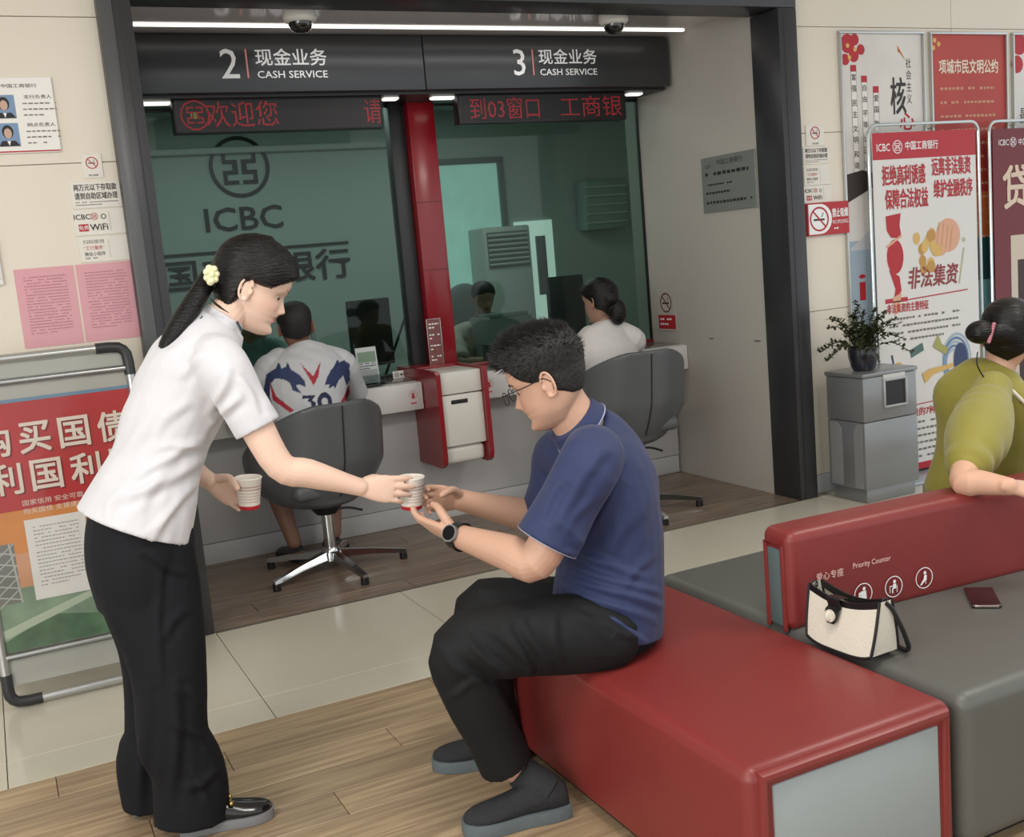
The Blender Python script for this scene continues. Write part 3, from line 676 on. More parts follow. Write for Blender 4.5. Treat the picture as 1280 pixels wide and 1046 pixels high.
# ------------------------------------------------------------------ things on the lobby walls
def onwall(px0, py0, px1, py1):
    a = P(px0, py0, WY); c = P(px1, py1, WY); return (a.x + c.x) / 2, (a.z + c.z) / 2, abs(c.x - a.x), abs(c.z - a.z)
WL = lambda x, z: tmat((x, WY - 0.0005, z), *FR)
m_id1 = M('portrait_blue', '#7a96b8', 0.5); m_hair = M('printed_hair', '#27242a', 0.6); m_face = M('printed_skin', '#c9a692', 0.6)
def f_staff(p):
    p.rect(-0.40, -0.132, 0.163, -0.127, m_rprint); p.logo(-0.03, 0.105, 0.009, m_dkprint); p.text('中国工商银行', 0.052, 0.105, 0.014, m_dkprint, w=0.12)
    for (cx, cy, tt) in ((0.0, 0.03, '支行负责人'), (0.0, -0.07, '网点负责人')):
        p.rect(cx - 0.045, cy - 0.04, cx + 0.03, cy + 0.043, m_id1, 'portrait_ground'); p.disc(cx - 0.008, cy + 0.012, 0.019, m_hair, 'portrait', 3, ry=0.024); p.disc(cx - 0.008, cy + 0.006, 0.013, m_face, 'portrait', 4, ry=0.018)
        p.poly([(cx - 0.044, cy - 0.04), (cx - 0.03, cy - 0.02), (cx + 0.014, cy - 0.02), (cx + 0.029, cy - 0.04)], m_hair, 'portrait', 3); p.poly([(cx - 0.014, cy - 0.021), (cx - 0.002, cy - 0.021), (cx - 0.008, cy - 0.038)], m_wprint, 'portrait', 4)
        p.text(tt, cx + 0.11, cy + 0.035, 0.014, m_dkprint, w=0.095); p.bars(cx + 0.055, cx + 0.17, cy + 0.022, cy - 0.04, 3, m_gprint, seed=int(cy * 99), th=0.25)
z0 = P(63, 97, WY); z1 = P(74, 190, WY)
def f_staff2(p):
    q = Print(p.m @ Matrix.Translation((0.125, 0, 0)), p.p); f_staff(q); 
    p.d = q.d; p.m = q.m
sticker('staff_board', 'white wall board with two staff portraits, top left of the left wall', 'board', WL(z0.x - 0.29, (z0.z + z1.z) / 2), 0.58, z0.z - z1.z, f_staff2, M('board_white', '#eceae4', 0.3), 0.012)
def small(name, label, px0, py0, px1, py1, fn, cat='sign', mat=None, group=None, th=0.004):
    x, z, sx, sz = onwall(px0, py0, px1, py1)
    return sticker(name, label, cat, WL(x, z), sx, sz, lambda p: fn(p, sx, sz), mat or M('sign_white', '#e4e0d6', 0.4), th, group)
def f_no(p, w, h): p.nosmoke(0, h * 0.13, min(w, h) * 0.3, m_rprint, m_dkprint); p.text('禁止吸烟', 0, -h * 0.38, h * 0.09, m_dkprint)
def f_cash(p, w, h): p.text('两万元以下存取款', 0, h * 0.28, h * 0.25, m_dkprint, w=w * 0.86, bold=0.015); p.text('请到自助区域办理', 0, -h * 0.04, h * 0.25, m_dkprint, w=w * 0.86, bold=0.015); p.bars(-w * 0.43, w * 0.43, -h * 0.22, -h * 0.42, 2, m_gprint, th=0.4)
def f_wifi(p, w, h):
    p.text('ICBC', -w * 0.33, h * 0.22, h * 0.2, m_dkprint, bold=0.015); p.logo(-w * 0.1, h * 0.22, h * 0.14, m_rprint); p.ring(w * 0.08, h * 0.2, h * 0.1, h * 0.03, m_dkprint)
    p.rect(-w * 0.42, -h * 0.34, -w * 0.23, -h * 0.06, m_rprint); p.text('免费', -w * 0.325, -h * 0.2, h * 0.17, m_wprint); p.text('WiFi', -w * 0.03, -h * 0.2, h * 0.24, m_dkprint, bold=0.02)
    p.rect(w * 0.19, -h * 0.36, w * 0.195, h * 0.36, m_gprint)
def f_scan(p, w, h):
    for i, (s_, m_) in enumerate((('扫码使用', m_gprint), ('“工行服务”', m_rprint), ('微信小程序', m_dkprint))): p.text(s_, -w * 0.2, h * (0.3 - 0.24 * i), h * 0.16, m_, w=w * 0.42)
    p.bars(-w * 0.4, 0, -h * 0.28, -h * 0.4, 1, m_gprint); p.rect(w * 0.1, -h * 0.36, w * 0.105, h * 0.36, m_gprint)
small('no_smoking_sign', 'small square no smoking sign at the top of the left wall sign stack', 100, 193, 130, 222, f_no)
small('cash_notice', 'white notice with two lines of black characters on the left wall', 86, 228, 153, 258, f_cash)
small('wifi_sign', 'white WiFi sign with a red square on the left wall', 90, 263, 159, 291, f_wifi)
small('service_sign', 'white sign with small text and a divider on the left wall above the pink sheets', 97, 297, 163, 324, f_scan)
m_pink = M('pink_paper', '#dba3ab', 0.7, bump=0.05, bscale=4)
for lab, a, c, sd in (('left pink notice sheet covered in fine print on the left wall', 16, 92, 3), ('right pink notice sheet covered in fine print on the left wall', 92, 168, 5)):
    q0 = P(a, 337 - (a - 14) * 0.085, WY); q1 = P(c, 334, WY); 
    sticker('notice_sheet', lab, 'notice', WL((q0.x + q1.x) / 2, 1.375), 0.209, 0.296, lambda p: p.bars(-0.075, 0.075, 0.12, -0.1, 20, M('pink_sheet_print', '#a8707c', 0.7), th=0.3, seed=sd), m_pink, 0.0012, 'pink notice sheets on the left wall')
q = P(0, 300, WY)
sticker('picture_frame', 'white framed board at the left edge of the picture on the left wall', 'frame', WL(q.x - 0.29, 1.62), 0.52, 0.26, None, M('frame_glass', '#c9cbc5', 0.15), 0.006, frame=(0.02, 0.016, M('frame_white', '#e6e6e2', 0.3)))
# right wall
small('no_smoking_sign', 'tiny no smoking sign at the top of the right wall sign stack', 1006, 157, 1030, 182, f_no)
small('cash_notice', 'white notice with two lines of characters on the right wall beside the portal', 1003, 184, 1036, 204, f_cash)
small('service_sign', 'white sign with small text and a divider on the right wall beside the portal', 1004, 208, 1038, 230, f_scan)
small('wifi_sign', 'white WiFi sign with a red square on the right wall above the red sign', 1004, 233, 1040, 252, f_wifi)
def f_nored(p, w, h):
    p.rect(-w * 0.48, -h * 0.46, -w * 0.2, h * 0.46, m_wprint); p.disc(-w * .2, 0, h * 0.46, m_wprint, layer=2)
    p.nosmoke(-w * 0.23, 0, h * 0.38, m_rprint, m_dkprint); p.text('禁止吸烟', w * 0.28, h * 0.16, h * 0.27, m_wprint, w=w * 0.38, bold=0.02); p.text('NO SMOKING', w * 0.28, -h * 0.12, h * 0.12, m_wprint, w=w * 0.38); p.bars(w * 0.12, w * 0.4, -h * 0.26, -h * 0.38, 1, m_wprint)
small('no_smoking_sign', 'red and white no smoking sign with lettering on the right wall', 1005, 255, 1058, 291, f_nored, mat=M('sign_red', '#b42029', 0.35), th=0.024)
# framed posters
m_pgr = M('poster_pale', '#d9d5cf', 0.35, var=0.06, vscale=3); m_pred = M('poster_red', '#b03a30', 0.4, var=0.1, vscale=2)
m_gold = M('gold_print', '#d9b45e', 0.5); m_teal = M('teal_print', '#6f9fa6', 0.5); m_or = M('orange_print', '#c06a35', 0.5); m_dgreen = M('deep_teal_print', '#23494d', 0.5)
fr = (0.014, 0.02, m_alu)
PW, PH = 0.575, 1.62; zc = 2.41 - 0.014 - PH / 2
def f_p1(p):
    T = PH / 2; L = -PW / 2
    for (u, v, r) in ((L + 0.05, T - 0.05, 0.05), (L + 0.1, T - 0.03, 0.03), (L + 0.03, T - 0.13, 0.03), (L + 0.14, T - 0.08, 0.028), (L + 0.09, T - 0.11, 0.035)): p.disc(u, v, r, m_rprint, 'printed_flowers', 1, n=12)
    for (u, v) in ((L + 0.05, T - 0.06), (L + 0.1, T - 0.08), (L + 0.06, T - 0.12)): p.disc(u, v, 0.012, m_gold, 'printed_gold', 2, n=8)
    for (u, top, tx) in ((L + 0.083, T - 0.16, '富强民主文明和谐'), (L + 0.155, T - 0.215, '自由平等公正法治'), (L + 0.235, T - 0.27, '爱国敬业诚信友善')):
        p.rect(u - 0.02, top - 0.56, u + 0.02, top, m_dkprint, 'column_outline', 1); p.rect(u - 0.018, top - 0.558, u + 0.018, top - 0.002, M('poster_white', '#e6e2dc', 0.4), 'column_field', 2)
        p.rect(u - 0.02, top - 0.032, u + 0.02, top + 0.002, m_rprint, 'column_head', 3)
        for i, ch in enumerate(tx): p.text(ch, u, top - 0.06 - i * 0.058 - (i // 2) * 0.016, 0.033, m_dkprint, bold=0.015)
    p.column('社会主义', L + 0.475, T - 0.15, 0.05, 0.062, m_dkprint, w=0.038); p.text('核', L + 0.395, T - 0.32, 0.19, m_dkprint, w=0.11, bold=0.012); p.text('心', L + 0.455, T - 0.455, 0.09, m_rprint, w=0.11, bold=0.02)
    p.column('价值观', L + 0.45, T - 0.58, 0.05, 0.075, m_dkprint)
    for q in range(5): p.line(L + 0.4, T - 0.06 - q * 0.008, L + 0.45 - q * 0.01, T - 0.13 + q * 0.01, 0.004, m_or, 'printed_bird', 1)
    p.rect(L, -T, -L, -T + 0.55, M('poster_blue_grey', '#9fb0bd', 0.5), 'printed_field', 1)
    p.poly([(L, -T + 0.5), (-0.1, -T + 0.62), (0.1, -T + 0.56), (-L, -T + 0.7), (-L, -T + 0.5)], M('poster_hills', '#c0c3c6', 0.5), 'printed_hills', 2)
    p.poly([(L, -T + 0.75), (L + 0.2, -T + 0.83), (L + 0.2, -T + 0.9), (L + 0.12, -T + 0.92), (L, -T + 0.9)], m_dkprint, 'printed_roof', 2); p.text('i', L + 0.09, -T + 0.3, 0.14, m_rprint, w=0.05)
def f_p2(p):
    T = PH / 2; L = -PW / 2
    p.rect(L, -T, -L, -0.05, m_or, 'printed_field', 1); p.rect(L, -T, -L, -0.3, m_dgreen, 'printed_wall', 2); p.rect(L, -T, -L, -0.55, m_teal, 'printed_water', 3)
    p.text('项城市民文明公约', 0, T - 0.17, 0.075, M('cream_print', '#e8d9c4', 0.5), w=0.46, bold=0.02)
    for i in range(12): p.bars(L + 0.06, -L - 0.04, T - 0.27 - i * 0.075, T - 0.305 - i * 0.075, 1, M('faded_cream_print', '#c98f72', 0.5), seed=i, last=0.9)
    for (u, v) in ((L + 0.03, T - 0.03), (L + 0.06, T - 0.05), (L + 0.02, T - 0.07)): p.disc(u, v, 0.014, m_gold, 'printed_gold', 2, n=8)
def f_p3(p):
    T = PH / 2; L = -PW / 2
    p.rect(L, -T, -L, T - 0.6, M('poster_lilac', '#b3b4c4', 0.5)); p.column('最美', L + 0.09, T - 0.45, 0.09, 0.11, m_dkprint)
    for (u, v, r) in ((L + 0.05, T - 0.05, 0.06), (L + 0.03, T - 0.16, 0.05), (L + 0.12, T - 0.03, 0.04)): p.disc(u, v, r, m_rprint, 'printed_flowers', 2, n=12)
for lab, x, fn, mt in (('framed poster with columns of black characters and red blossom, leftmost on the right wall', 4.475, f_p1, m_pgr), ('red framed poster with rows of text, second on the right wall', 5.12, f_p2, m_pred), ('framed poster cut off by the right edge of the picture', 5.765, f_p3, m_pgr)):
    sticker('framed_poster', lab, 'poster', WL(x, zc), PW, PH, fn, mt, 0.006, 'framed posters on the right wall', frame=fr)

# ------------------------------------------------------------------ poster stand on the left
es = thing('poster_stand', 'silver tube poster stand with black corner joints by the left wall', 'stand', (0.18, 4.08, 0))
X0, X1, ZT, ZB = -0.105, 0.452, 1.215, 0.022
def ey(z): return 4.04 + 0.075 * z
def ept(x, z, dy=0.0): return (x, ey(z) + dy, z)
cr = 0.07
for nm, a, c in (('frame_tube', (X0, ZB + cr), (X0, ZT - cr)), ('frame_tube', (X1, ZB + cr), (X1, ZT - cr)), ('frame_tube', (X0 + cr, ZB), (X1 - cr, ZB)), ('frame_tube', (X0 + cr, ZT), (X1 - cr, ZT))):
    b = MB(); b.cyl(ept(*a), ept(*c), 0.016); W(b.build(nm, m_alu, es), es)
for sx, sz in ((0, 0), (0, 1), (1, 0), (1, 1)):
    cx = X1 if sx else X0; cz = ZT if sz else ZB; dx = -1 if sx else 1; dz = -1 if sz else 1
    pts = [ept(cx + dx * 0.105, cz), ept(cx + dx * 0.06, cz)] + [ept(cx + dx * 0.045 * (1 - math.sin(t)), cz + dz * 0.045 * (1 - math.cos(t))) for t in (0.4, 0.8, 1.2)] + [ept(cx, cz + dz * 0.06), ept(cx, cz + dz * 0.105)]
    b = MB(); b.tube(pts, 0.0195, n=14); W(b.build('corner_joint', m_dark, es), es)
for z in (0.185, 1.135):
    b = MB(); b.cyl(ept(X0 + 0.01, z), ept(X1 - 0.01, z), 0.013); W(b.build('cross_bar', m_alu, es), es)
b = MB(); b.cyl((X0 + 0.06, 4.36, 0.02), (X1 - 0.06, 4.36, 0.02), 0.014); b.cyl((X0 + 0.03, 4.36, 0.02), (X0 + 0.01, ey(1.0), 1.0), 0.012); b.cyl((X1 - 0.03, 4.36, 0.02), (X1 - 0.01, ey(1.0), 1.0), 0.012); W(b.build('rear_frame', m_alu, es), es)
b = MB(); b.box((X0 + 0.05, 4.36, 0.021), (0.07, 0.04, 0.04), bevel=0.01); W(b.build('rear_joint', m_black, es), es)
m_clear = glass_mat('clear_sheet', '#fbfbfb', 1.3, 0.05)
nl = Vector((0, 0.075, 1)).normalized()
def epl(z): return tmat((0, ey(z) - 0.003, z), (1, 0, 0), nl)
b = MB(); b.box((0, 0, 0), (X1 - X0 - 0.03, 1.12, 0.002)); o = b.build('clear_cover', m_clear, es)
for v in o.data.vertices: v.co = tmat(((X0 + X1) / 2, ey(0.64) - 0.012, 0.64), (1, 0, 0), nl) @ v.co
W(o, es)
pz0, pz1 = 0.20, 1.075
mp = tmat(((X0 + X1) / 2, ey((pz0 + pz1) / 2) + 0.002, (pz0 + pz1) / 2), (1, 0, 0), nl)
b = MB(); b.box((0, 0, 0), (X1 - X0 - 0.03, pz1 - pz0, 0.004)); o = b.build('poster', M('bond_poster_red', '#bd3534', 0.4, var=0.08, vscale=4), es)
for v in o.data.vertices: v.co = mp @ v.co
W(o, es)
b = MB(); b.box((0, 0, 0), (X1 - X0 - 0.03, 1.12, 0.003)); o = b.build('backing_board', M('backing_grey', '#b9bab0', 0.35), es)
for v in o.data.vertices: v.co = tmat(((X0 + X1) / 2, ey(0.64) + 0.008, 0.64), (1, 0, 0), nl) @ v.co
W(o, es)
p = Print(mp @ Matrix.Translation((0, 0, 0.0022)), es); HT = (pz1 - pz0) / 2; HW = (X1 - X0 - 0.03) / 2
m_glow = M('poster_orange', '#dd9148', 0.4, var=0.12, vscale=5); m_glow2 = M('poster_peach', '#d9a27c', 0.4, var=0.1, vscale=5)
m_field = M('poster_field', '#8fa78d', 0.4, var=0.2, vscale=9); m_field2 = M('poster_field_dark', '#5f7f61', 0.4, var=0.3, vscale=14)
p.rect(-HW, HT - 0.012, HW, HT, M('poster_blue_line', '#6f93ad', 0.4), 'printed_line')
p.rect(-HW, -0.10, HW, 0.05, m_glow, 'printed_glow', 1); p.rect(-HW, -HT, HW, -0.10, m_glow2, 'printed_glow', 1)
p.rect(-HW, -HT, HW, -0.22, m_field, 'printed_field', 2); p.poly([(-HW, -HT), (HW, -HT), (HW, -0.3), (0.05, -0.36), (-0.1, -0.33), (-HW, -0.4)], m_field2, 'printed_crops', 3)
p.poly([(-HW, -0.36), (-0.06, -0.30), (0.12, -0.25), (HW, -0.225), (HW, -0.235), (0.12, -0.27), (-0.05, -0.325), (-HW, -0.39)], M('poster_road', '#bcc9b2', 0.4), 'printed_road', 4)
m_steel = M('poster_steel', '#b9bdb8', 0.5); p.rect(-HW, -0.27, -HW + 0.075, -0.06, M('poster_smoke', '#80827a', 0.5), 'printed_tower', 3)
for i in range(5):
    p.line(-HW, -0.08 - i * 0.04, -HW + 0.075, -0.1 - i * 0.04, 0.005, m_steel, 'printed_tower', 4); p.line(-HW, -0.12 - i * 0.04, -HW + 0.075, -0.06 - i * 0.04, 0.004, m_steel, 'printed_tower', 4)
p.line(-HW + 0.06, -0.06, -HW + 0.075, -0.27, 0.006, m_steel, 'printed_tower', 4)
m_cl = M('cream_letters', '#e9dfcf', 0.4); m_sh = M('letter_shadow', '#7e2426', 0.5)
for i, ch in enumerate('购买国债'):
    for dx, mt, ly in ((0.005, m_sh, 3), (0, m_cl, 4)): p.text(ch, -HW + 0.065 + i * 0.13 + dx, HT - 0.14 - dx, 0.105, mt, w=0.098, bold=0.02, layer=ly, name='headline')
for i, ch in enumerate('利国利民'):
    for dx, mt, ly in ((0.005, m_sh, 3), (0, m_cl, 4)): p.text(ch, -HW + 0.085 + i * 0.13 + dx, HT - 0.275 - dx, 0.105, mt, w=0.098, bold=0.02, layer=ly, name='headline')
p.text('国家信用 安全可靠', -0.04, HT - 0.365, 0.02, m_cl, w=0.2); p.text('购买国债 支援建设', -0.04, HT - 0.395, 0.02, m_cl, w=0.2)
p.text('利率优惠', 0.13, HT - 0.365, 0.02, m_cl, w=0.09)
for o in p.build(): W(o, es)
for lab, xx, sd in (('white paper sheet with fine print taped low on the left poster stand', -0.045, 3), ('second white sheet on the poster stand, mostly hidden by the woman in white', 0.165, 8)):
    mm_ = mp @ Matrix.Translation((xx, -0.13, 0.006))
    sticker('paper_sheet', lab, 'paper', mm_, 0.2, 0.285, lambda p: p.bars(-0.075, 0.075, 0.12, -0.1, 17, m_gprint, th=0.22, seed=sd), m_paper, 0.0008)

# ------------------------------------------------------------------ waste bin with a potted plant
m_steelp = M('painted_steel', '#8d8f90', 0.28, metal=0.45, var=0.05, vscale=3)
bx_ = 0
bn = thing('waste_bin', 'grey metal waste bin with a square black opening at the right of the portal', 'bin', (4.08, 4.2, 0))
bx0, bx1, by0, by1 = 3.90, 4.265, 4.075, 4.34
cx, cy = (bx0 + bx1) / 2, (by0 + by1) / 2; bw_, bd = bx1 - bx0, by1 - by0
b = MB(); b.box((cx, cy, 0.035), (bw_ - 0.03, bd - 0.03, 0.07), bevel=0.004); W(b.build('plinth', m_steelp, bn), bn)
b = MB(); b.box((cx, cy, 0.245), (bw_, bd, 0.35), bevel=0.006); W(b.build('body', m_steelp, bn), bn)
b = MB(); b.box((cx, cy, 0.535), (bw_, bd, 0.225), bevel=0.006); W(b.build('hood', m_steelp, bn), bn)
b = MB(); b.box((cx, cy, 0.66), (bw_ + 0.012, bd + 0.012, 0.022), bevel=0.005); W(b.build('lid', m_steelp, bn), bn)
ox, oz = cx + 0.03, 0.555
b = MB()
for (dx, dz, sx, sz) in ((0, 0.068, 0.16, 0.012), (0, -0.068, 0.16, 0.012), (0.075, 0, 0.012, 0.14), (-0.075, 0, 0.012, 0.14)): b.box((ox + dx, by0 - 0.003, oz + dz), (sx, 0.014, sz), bevel=0.003)
W(b.build('opening_frame', M('bin_trim', '#aeb0b1', 0.3, metal=0.4), bn), bn)
b = MB(); b.box((ox, by0 - 0.0005, oz), (0.145, 0.003, 0.13)); W(b.build('opening', m_black, bn), bn)
b = MB(); b.box((ox - 0.005, by0 - 0.003, 0.638), (0.15, 0.004, 0.028), bevel=0.001); W(b.build('label_plate', M('label_plate', '#c9c9c6', 0.5), bn), bn)
b = MB()
b.prism([(by0 + 0.02, 0.08), (by0 + 0.075, 0.08), (by0 + 0.075, 0.38), (by0 + 0.05, 0.41), (by0 + 0.02, 0.41)], bx0 - 0.004, bx0 + 0.001, Matrix(((0, 0, 1, 0), (1, 0, 0, 0), (0, 1, 0, 0), (0, 0, 0, 1))))
b.prism([(by1 - 0.1, 0.08), (by1 - 0.02, 0.08), (by1 - 0.02, 0.41), (by1 - 0.07, 0.41), (by1 - 0.1, 0.38)], bx0 - 0.004, bx0 + 0.001, Matrix(((0, 0, 1, 0), (1, 0, 0, 0), (0, 1, 0, 0), (0, 0, 0, 1))))
W(b.build('side_relief', M('bin_relief', '#a6a8a9', 0.3, metal=0.4), bn), bn)
pt = thing('potted_plant', 'small leafy plant in a dark pot on the grey waste bin', 'plant', (4.02, 4.19, 0.671))
b = MB(); b.lathe([(0, 0), (0.05, 0), (0.062, 0.02), (0.075, 0.07), (0.077, 0.11), (0.07, 0.125), (0.064, 0.12), (0.066, 0.10), (0, 0.1)], 28); b.build('pot', M('pot_dark', '#1f222b', 0.25, coat=0.4), pt)
rr = random.Random(5); sv = MB(); lv = MB()
def leaf(mb, p, d, up, L, wd):
    d = Vector(d).normalized(); s_ = d.cross(Vector(up)).normalized(); n_ = s_.cross(d)
    pts = [p, p + d * L * 0.35 + s_ * wd + n_ * 0.002, p + d * L * 0.75 + s_ * wd * 0.7, p + d * L, p + d * L * 0.75 - s_ * wd * 0.7, p + d * L * 0.35 - s_ * wd + n_ * 0.002]
    mb.raw(pts, [(0, 1, 2, 3), (0, 3, 4, 5)])
for i in range(44):
    a = rr.uniform(0, 2 * PI); sp = rr.uniform(0.02, 0.22) if i > 6 else 0.27; h = rr.uniform(0.05, 0.2)
    base = Vector((0.03 * math.cos(a), 0.03 * math.sin(a), 0.10)); tip = Vector((sp * math.cos(a), sp * math.sin(a) * 0.9, 0.12 + h - (0.13 if sp > 0.2 else 0)))
    if i == 7: tip = Vector((-0.04, 0, 0.36))
    midp = base.lerp(tip, 0.5) + Vector((0, 0, 0.05)); pts = catm([base, midp, tip], 5); sv.tube(pts, 0.0022, n=5)
    for q in pts[2:]:
        for _ in range(3):
            dd = Vector((rr.uniform(-1, 1), rr.uniform(-1, 1), rr.uniform(-0.5, 0.8))); leaf(lv, Vector(q), dd, (0.1, 0.2, 1), rr.uniform(0.018, 0.034), rr.uniform(0.006, 0.01))
sv.build('stems', M('stem_brown', '#3a3320', 0.7), pt)
tag(lv.build('foliage', M('dark_leaf', '#37401f', 0.5, var=0.35, vscale=30), pt, smooth=False), kind='stuff')

# ------------------------------------------------------------------ banner stands on the right
m_hoop = M('acrylic_edge', '#c8d0cf', 0.12, metal=0.5)
def hoop_stand(label, x0, x1, y, ztop, zb, fn, mat, sc=1.0):
    t = thing('banner_stand', label, 'banner', ((x0 + x1) / 2, y, 0), 0, 'banner stands on the right')
    r = 0.055; X0, X1 = x0 - 0.022, x1 + 0.028
    pts = [(X0, y, 0.03), (X0, y, ztop - r)] + [(X0 + r * (1 - math.cos(a)), y, ztop - r + r * math.sin(a)) for a in (0.4, 0.8, 1.2)] + [(X0 + r, y, ztop), (X1 - r, y, ztop)] + [(X1 - r + r * math.sin(a), y, ztop - r + r * math.cos(a)) for a in (0.4, 0.8, 1.2)] + [(X1, y, ztop - r), (X1, y, 0.03)]
    b = MB(); b.tube(pts, 0.009, n=10); W(b.build('hoop', m_hoop, t), t)
    b = MB(); b.box(((x0 + x1) / 2, y - 0.08, 0.008), (x1 - x0 + 0.08, 0.22, 0.016), bevel=0.005); W(b.build('base', M('stand_base', '#b3bcc4', 0.3, metal=0.3), t), t)
    zt = ztop - 0.042; H_ = zt - zb
    b = MB(); b.box(((x0 + x1) / 2, y - 0.002, (zt + zb) / 2), (x1 - x0, 0.006, H_), bevel=0.001, seg=1); W(b.build('banner', mat, t), t)
    p = Print(tmat((x0, y - 0.0055, zb), *FR) @ Matrix.Scale(sc, 4), t); fn(p, (x1 - x0) / sc, H_ / sc)
    for o in p.build(): W(o, t)
    return t
m_bred = M('banner_red', '#b5202e', 0.4); m_coin = M('coin_print', '#d6b063', 0.45); m_coin2 = M('coin_print_dark', '#bd8f45', 0.45); m_blue = M('blue_print', '#5d7fa6', 0.5); m_navy = M('navy_print', '#2c3e66', 0.5)
m_skinp = M('hand_print', '#dba789', 0.5)
def f_ban(p, w, h):
    p.rect(0, h - 0.128, w, h, m_bred, 'header_band', 1); p.rect(0, 0, w, 0.035, m_bred, 'footer_band', 1)
    p.text('ICBC', 0.07, h - 0.07, 0.036, m_wprint, w=0.085, bold=0.01); p.logo(0.163, h - 0.07, 0.032, m_wprint); p.text('中国工商银行', 0.325, h - 0.066, 0.042, m_wprint, w=0.22, bold=0.015)
    p.text('拒绝高利诱惑', 0.2, h - 0.205, 0.095, m_rprint, w=0.285, bold=0.02, name='headline'); p.text('远离非法集资', 0.525, h - 0.175, 0.088, m_rprint, w=0.27, bold=0.02, name='headline')
    p.text('保障合法权益', 0.215, h - 0.32, 0.095, m_rprint, w=0.285, bold=0.02, name='headline'); p.text('维护金融秩序', 0.535, h - 0.285, 0.088, m_rprint, w=0.27, bold=0.02, name='headline')
    # puppet-like hand and ribbon
    y = h - 0.47
    p.poly([(0.07, y + 0.07), (0.17, y + 0.08), (0.16, y + 0.02), (0.17, y - 0.03), (0.14, y - 0.04), (0.1, y - 0.035), (0.075, y)], m_rprint, 'printed_figure')
    p.disc(0.125, y - 0.13, 0.055, m_rprint, 'printed_figure', ry=0.085); p.line(0.07, y - 0.08, 0.17, y - 0.03, 0.012, m_skinp, 'printed_hand', 3)
    p.poly([(0.08, y - 0.19), (0.15, y - 0.23), (0.16, y - 0.30), (0.10, y - 0.36), (0.12, y - 0.29)], m_rprint, 'printed_figure'); p.poly([(0.1, y - 0.33), (0.16, y - 0.31), (0.14, y - 0.40), (0.11, y - 0.42)], m_skinp, 'printed_hand')
    r_ = random.Random(3)
    for i in range(16): p.disc(0.34 + r_.uniform(-0.07, 0.08), y - 0.11 + r_.uniform(-0.1, 0.09), 0.024, m_coin if i % 2 else m_coin2, 'printed_coins', 2 + i % 3, n=14, ry=0.03)
    p.disc(0.49, y - 0.05, 0.085, m_skinp, 'printed_hand', 2, ry=0.085); p.disc(0.44, y - 0.08, 0.05, m_skinp, 'printed_hand', 3, ry=0.07)
    for i in range(4): p.line(0.43 + i * 0.03, y + 0.02 - i * 0.01, 0.41 + i * 0.03, y - 0.09 - i * 0.01, 0.004, m_coin2, 'printed_hand_lines', 4)
    p.text('非法集资', 0.38, y - 0.245, 0.105, M('brown_red_print', '#8f3434', 0.5), w=0.34, bold=0.02, name='headline', shear=0.15)
    p.line(0.6, y - 0.12, 0.56, y - 0.3, 0.01, M('pale_figure', '#b9b59c', 0.5), 'printed_figure'); p.disc(0.6, y - 0.08, 0.012, MATS['pale_figure'])
    y2 = h - 0.81
    p.rect(0.05, y2 - 0.016, 0.2, y2 + 0.006, m_bred, 'rule'); p.line(0.05, y2 - 0.014, 0.62, y2 + 0.004, 0.006, m_rprint, 'rule')
    p.text('非法集资的主要特征', 0.2, y2 - 0.045, 0.045, m_rprint, w=0.28, bold=0.02, name='headline')
    for i in range(4): p.bars(0.07, 0.56 - 0.12 * (i == 3), y2 - 0.085 - i * 0.036, y2 - 0.112 - i * 0.036, 1, m_gprint, seed=i + 20, last=1)
    y3 = y2 - 0.375
    p.poly([(0.2, y3 + 0.11), (0.29, y3 + 0.14), (0.3, y3 + 0.1), (0.21, y3 + 0.07)], M('teal_sign_print', '#4f6f69', 0.5), 'printed_sign'); p.disc(0.12, y3 + 0.03, 0.035, m_coin, 'printed_coins', ry=0.03); p.line(0.08, y3 + 0.1, 0.1, y3, 0.012, m_navy, 'printed_figure')
    for i in range(5): p.ring(0.53 - i * 0.006, y3 + 0.02, 0.105 - i * 0.012, 0.01, m_blue if i % 2 else M('pale_blue_print', '#9fb4c6', 0.5), 'printed_vortex', 2 + i, ry=0.145 - i * 0.02)
    p.disc(0.555, y3 + 0.02, 0.05, m_navy, 'printed_vortex', 8, ry=0.09)
    p.poly([(0.5, y3 + 0.01), (0.33, y3 + 0.0), (0.28, y3 - 0.02), (0.3, y3 - 0.07), (0.36, y3 - 0.03), (0.5, y3 - 0.01)], m_coin, 'printed_hand', 9)
    p.poly([(0.36, y3 + 0.11), (0.4, y3 + 0.17), (0.42, y3 + 0.12), (0.47, y3 + 0.09), (0.45, y3 + 0.06)], M('olive_print', '#a3a35c', 0.5), 'printed_hand', 9); p.poly([(0.42, y3 - 0.12), (0.48, y3 - 0.1), (0.5, y3 - 0.06), (0.47, y3 - 0.13)], MATS['olive_print'], 'printed_hand', 9)
    y4 = y3 - 0.165
    p.rect(0.05, y4 - 0.014, 0.2, y4 + 0.006, m_bred, 'rule'); p.line(0.05, y4 - 0.012, 0.6, y4 + 0.004, 0.005, m_rprint, 'rule')
    p.text('非法集资的7种典型手法', 0.31, y4 - 0.045, 0.042, m_rprint, w=0.5, bold=0.02, name='headline')
    p.bars(0.06, w - 0.05, y4 - 0.08, 0.05, 6, m_gprint, seed=55, th=0.35)
hoop_stand('white poster banner with red headlines in a clear hoop stand behind the waste bin', 4.315, 5.079, 4.38, 1.92, 0.03, f_ban, M('banner_white', '#dedcd8', 0.4), 1.091)
